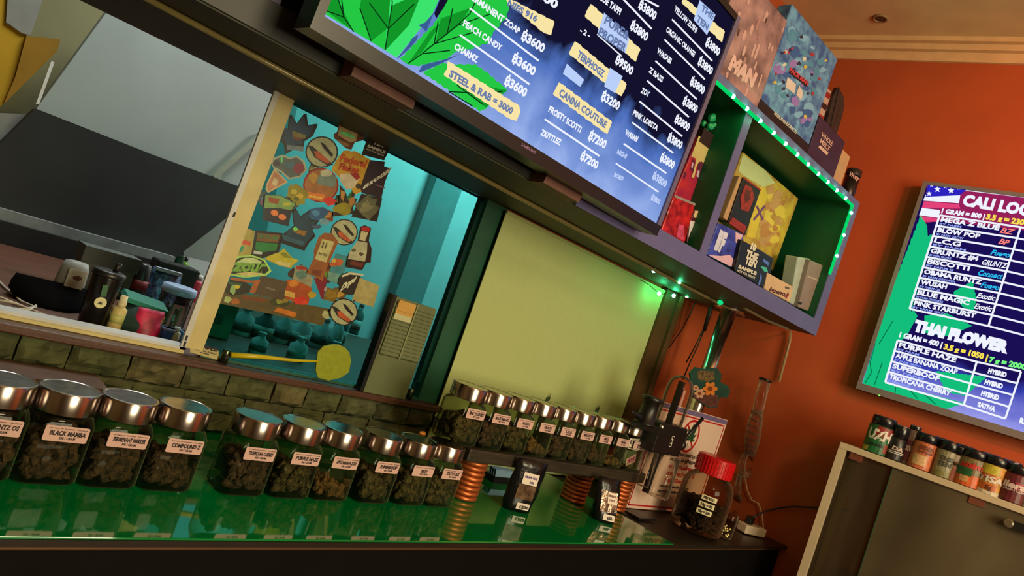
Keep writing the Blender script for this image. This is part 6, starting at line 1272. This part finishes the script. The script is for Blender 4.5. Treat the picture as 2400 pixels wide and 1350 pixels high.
fbottle((2051, 1056), 56, .135, 'green and red bottle with white uzh lettering at the cabinet corner', (36, 60, 36), [(.03, .95, -1, 1, (36, 110, 56)), (.62, .95, -.2, 1, (150, 40, 36)), (.10, .40, .35, .95, (150, 60, 40)), (.04, .2, -.8, -.4, (206, 180, 70))], [('UZH', -.8, .8, .50, .34, WHT), ('MEDICATED', -.6, .4, .26, .10, (30, 50, 40))])
fbottle((2092, 1072), 40, .125, 'slim black bottle with two white lines beside the green and red one', (26, 22, 24), [(.05, .60, -1, 1, (40, 32, 34)), (.30, .33, -.8, .8, WHT), (.37, .40, -.8, .8, WHT)], [('DA', -.3, .7, .46, .16, (206, 180, 170))], capf=.36)
fbottle((2122, 1080), 26, .140, 'thin grey and maroon bottle just behind the slim black one', (120, 100, 90), [(.1, .7, -1, 1, (110, 50, 60))], [('SOUR', -.5, .5, .4, .14, (206, 180, 180))], d=.05, capf=.12)
fbottle((2153, 1096), 50, .125, 'orange-pink bottle lettered dina with a pale round emblem', (150, 80, 50), [(.04, .97, -1, 1, (206, 110, 70)), (.16, .52, -.5, .3, (226, 180, 130))], [('DINA', -.45, .75, .72, .16, (120, 60, 40)), ('POTTERY', -.45, .75, .60, .08, (120, 60, 40))])
fbottle((2205, 1112), 46, .125, 'grey-green bottle with block letters the ten', (110, 104, 80), [(.04, .97, -1, 1, (150, 142, 112)), (.06, .24, -.5, .6, (130, 124, 70))], [('THE', -.5, .6, .62, .16, (70, 66, 56)), ('TEN', -.5, .6, .42, .16, (70, 66, 56))], capf=.26)
fbottle((2232, 1120), 26, .118, 'thin cream and pink bottle beside the grey-green one', (196, 150, 120), [(.05, .5, -1, 1, (206, 130, 120)), (.75, .97, -1, 1, WHT)], [('PEACH', -.5, .6, .60, .12, (60, 50, 40))], d=.035)
fbottle((2264, 1137), 60, .125, 'bottle with an orange fruit and green leaf, red lettering', (90, 70, 40), [(.02, .97, -1, 1, (130, 110, 70)), (.02, .42, -1, 1, (226, 100, 40)), (.36, .62, -.8, .1, (40, 96, 50)), (.15, .35, -.4, .0, (230, 170, 110))], [('anim', -.7, .7, .66, .20, (190, 40, 30))])
fbottle((2312, 1155), 58, .125, 'yellow-topped bottle with white angular lettering and an orange square', (206, 170, 80), [(.02, .97, -1, 1, (214, 150, 60)), (.68, .97, -1, .3, (206, 190, 60)), (.52, .66, -.6, .2, (206, 90, 40)), (.0, .14, -1, 1, (222, 206, 180)), (.12, .36, -.35, .35, (206, 100, 40))], [('TISA', -.75, .75, .42, .20, WHT), ('5g', -.2, .2, .16, .14, (90, 50, 30))])
fbottle((2366, 1177), 58, .120, 'maroon bottle with white ilera lettering near the photo edge', (96, 28, 38), [(.03, .97, -1, 1, (110, 34, 44)), (.46, .72, .0, .9, (170, 50, 80))], [('ilera', -.7, .7, .50, .22, (226, 200, 196)), ('FRESH LEAF', -.6, .7, .40, .06, (206, 180, 180))])
fbottle((2416, 1196), 52, .110, 'cream-labelled bottle cut by the photo edge', (196, 180, 150), [(.03, .97, -1, 1, (214, 206, 176))], [('gold', -.5, .5, .5, .2, (120, 80, 40))])
for i, (px, lb) in enumerate((((2085, 1060), 'second row bottle peeking between the green and slim black ones'), ((2190, 1095), 'second row bottle behind the dina bottle'), ((2245, 1112), 'second row bottle behind the grey-green one'), ((2303, 1134), 'second row bottle behind the orange fruit bottle'), ((2352, 1152), 'second row bottle behind the yellow-topped one'))):
    fbottle(px, 44, .130 if i else .122, lb, ((60, 30, 34), (150, 80, 60), (120, 110, 90), (110, 96, 70), (130, 110, 70))[i], [(.04, .95, -1, 1, ((70, 30, 40), (140, 70, 50), (120, 110, 90), (120, 100, 70), (150, 120, 60))[i])], [], d=.115)
# ceiling fitting
cp = on(pZ(CH), 2064, 42)
t = thing('ceiling_spot', 'small round recessed fitting in the plaster ceiling', 'ceiling fitting', cp + V((0, 0, -.006)))
B().torus(cp + V((0, 0, -.003)), .026, .005, 24, 8).build('ring', M('fitting_ring', (150, 116, 80), .5), t, True); B().lathe([(.021, -.004), (.024, -.001)], cp, 20).build('lens', M('fitting_dark', (70, 52, 36), .4), t)
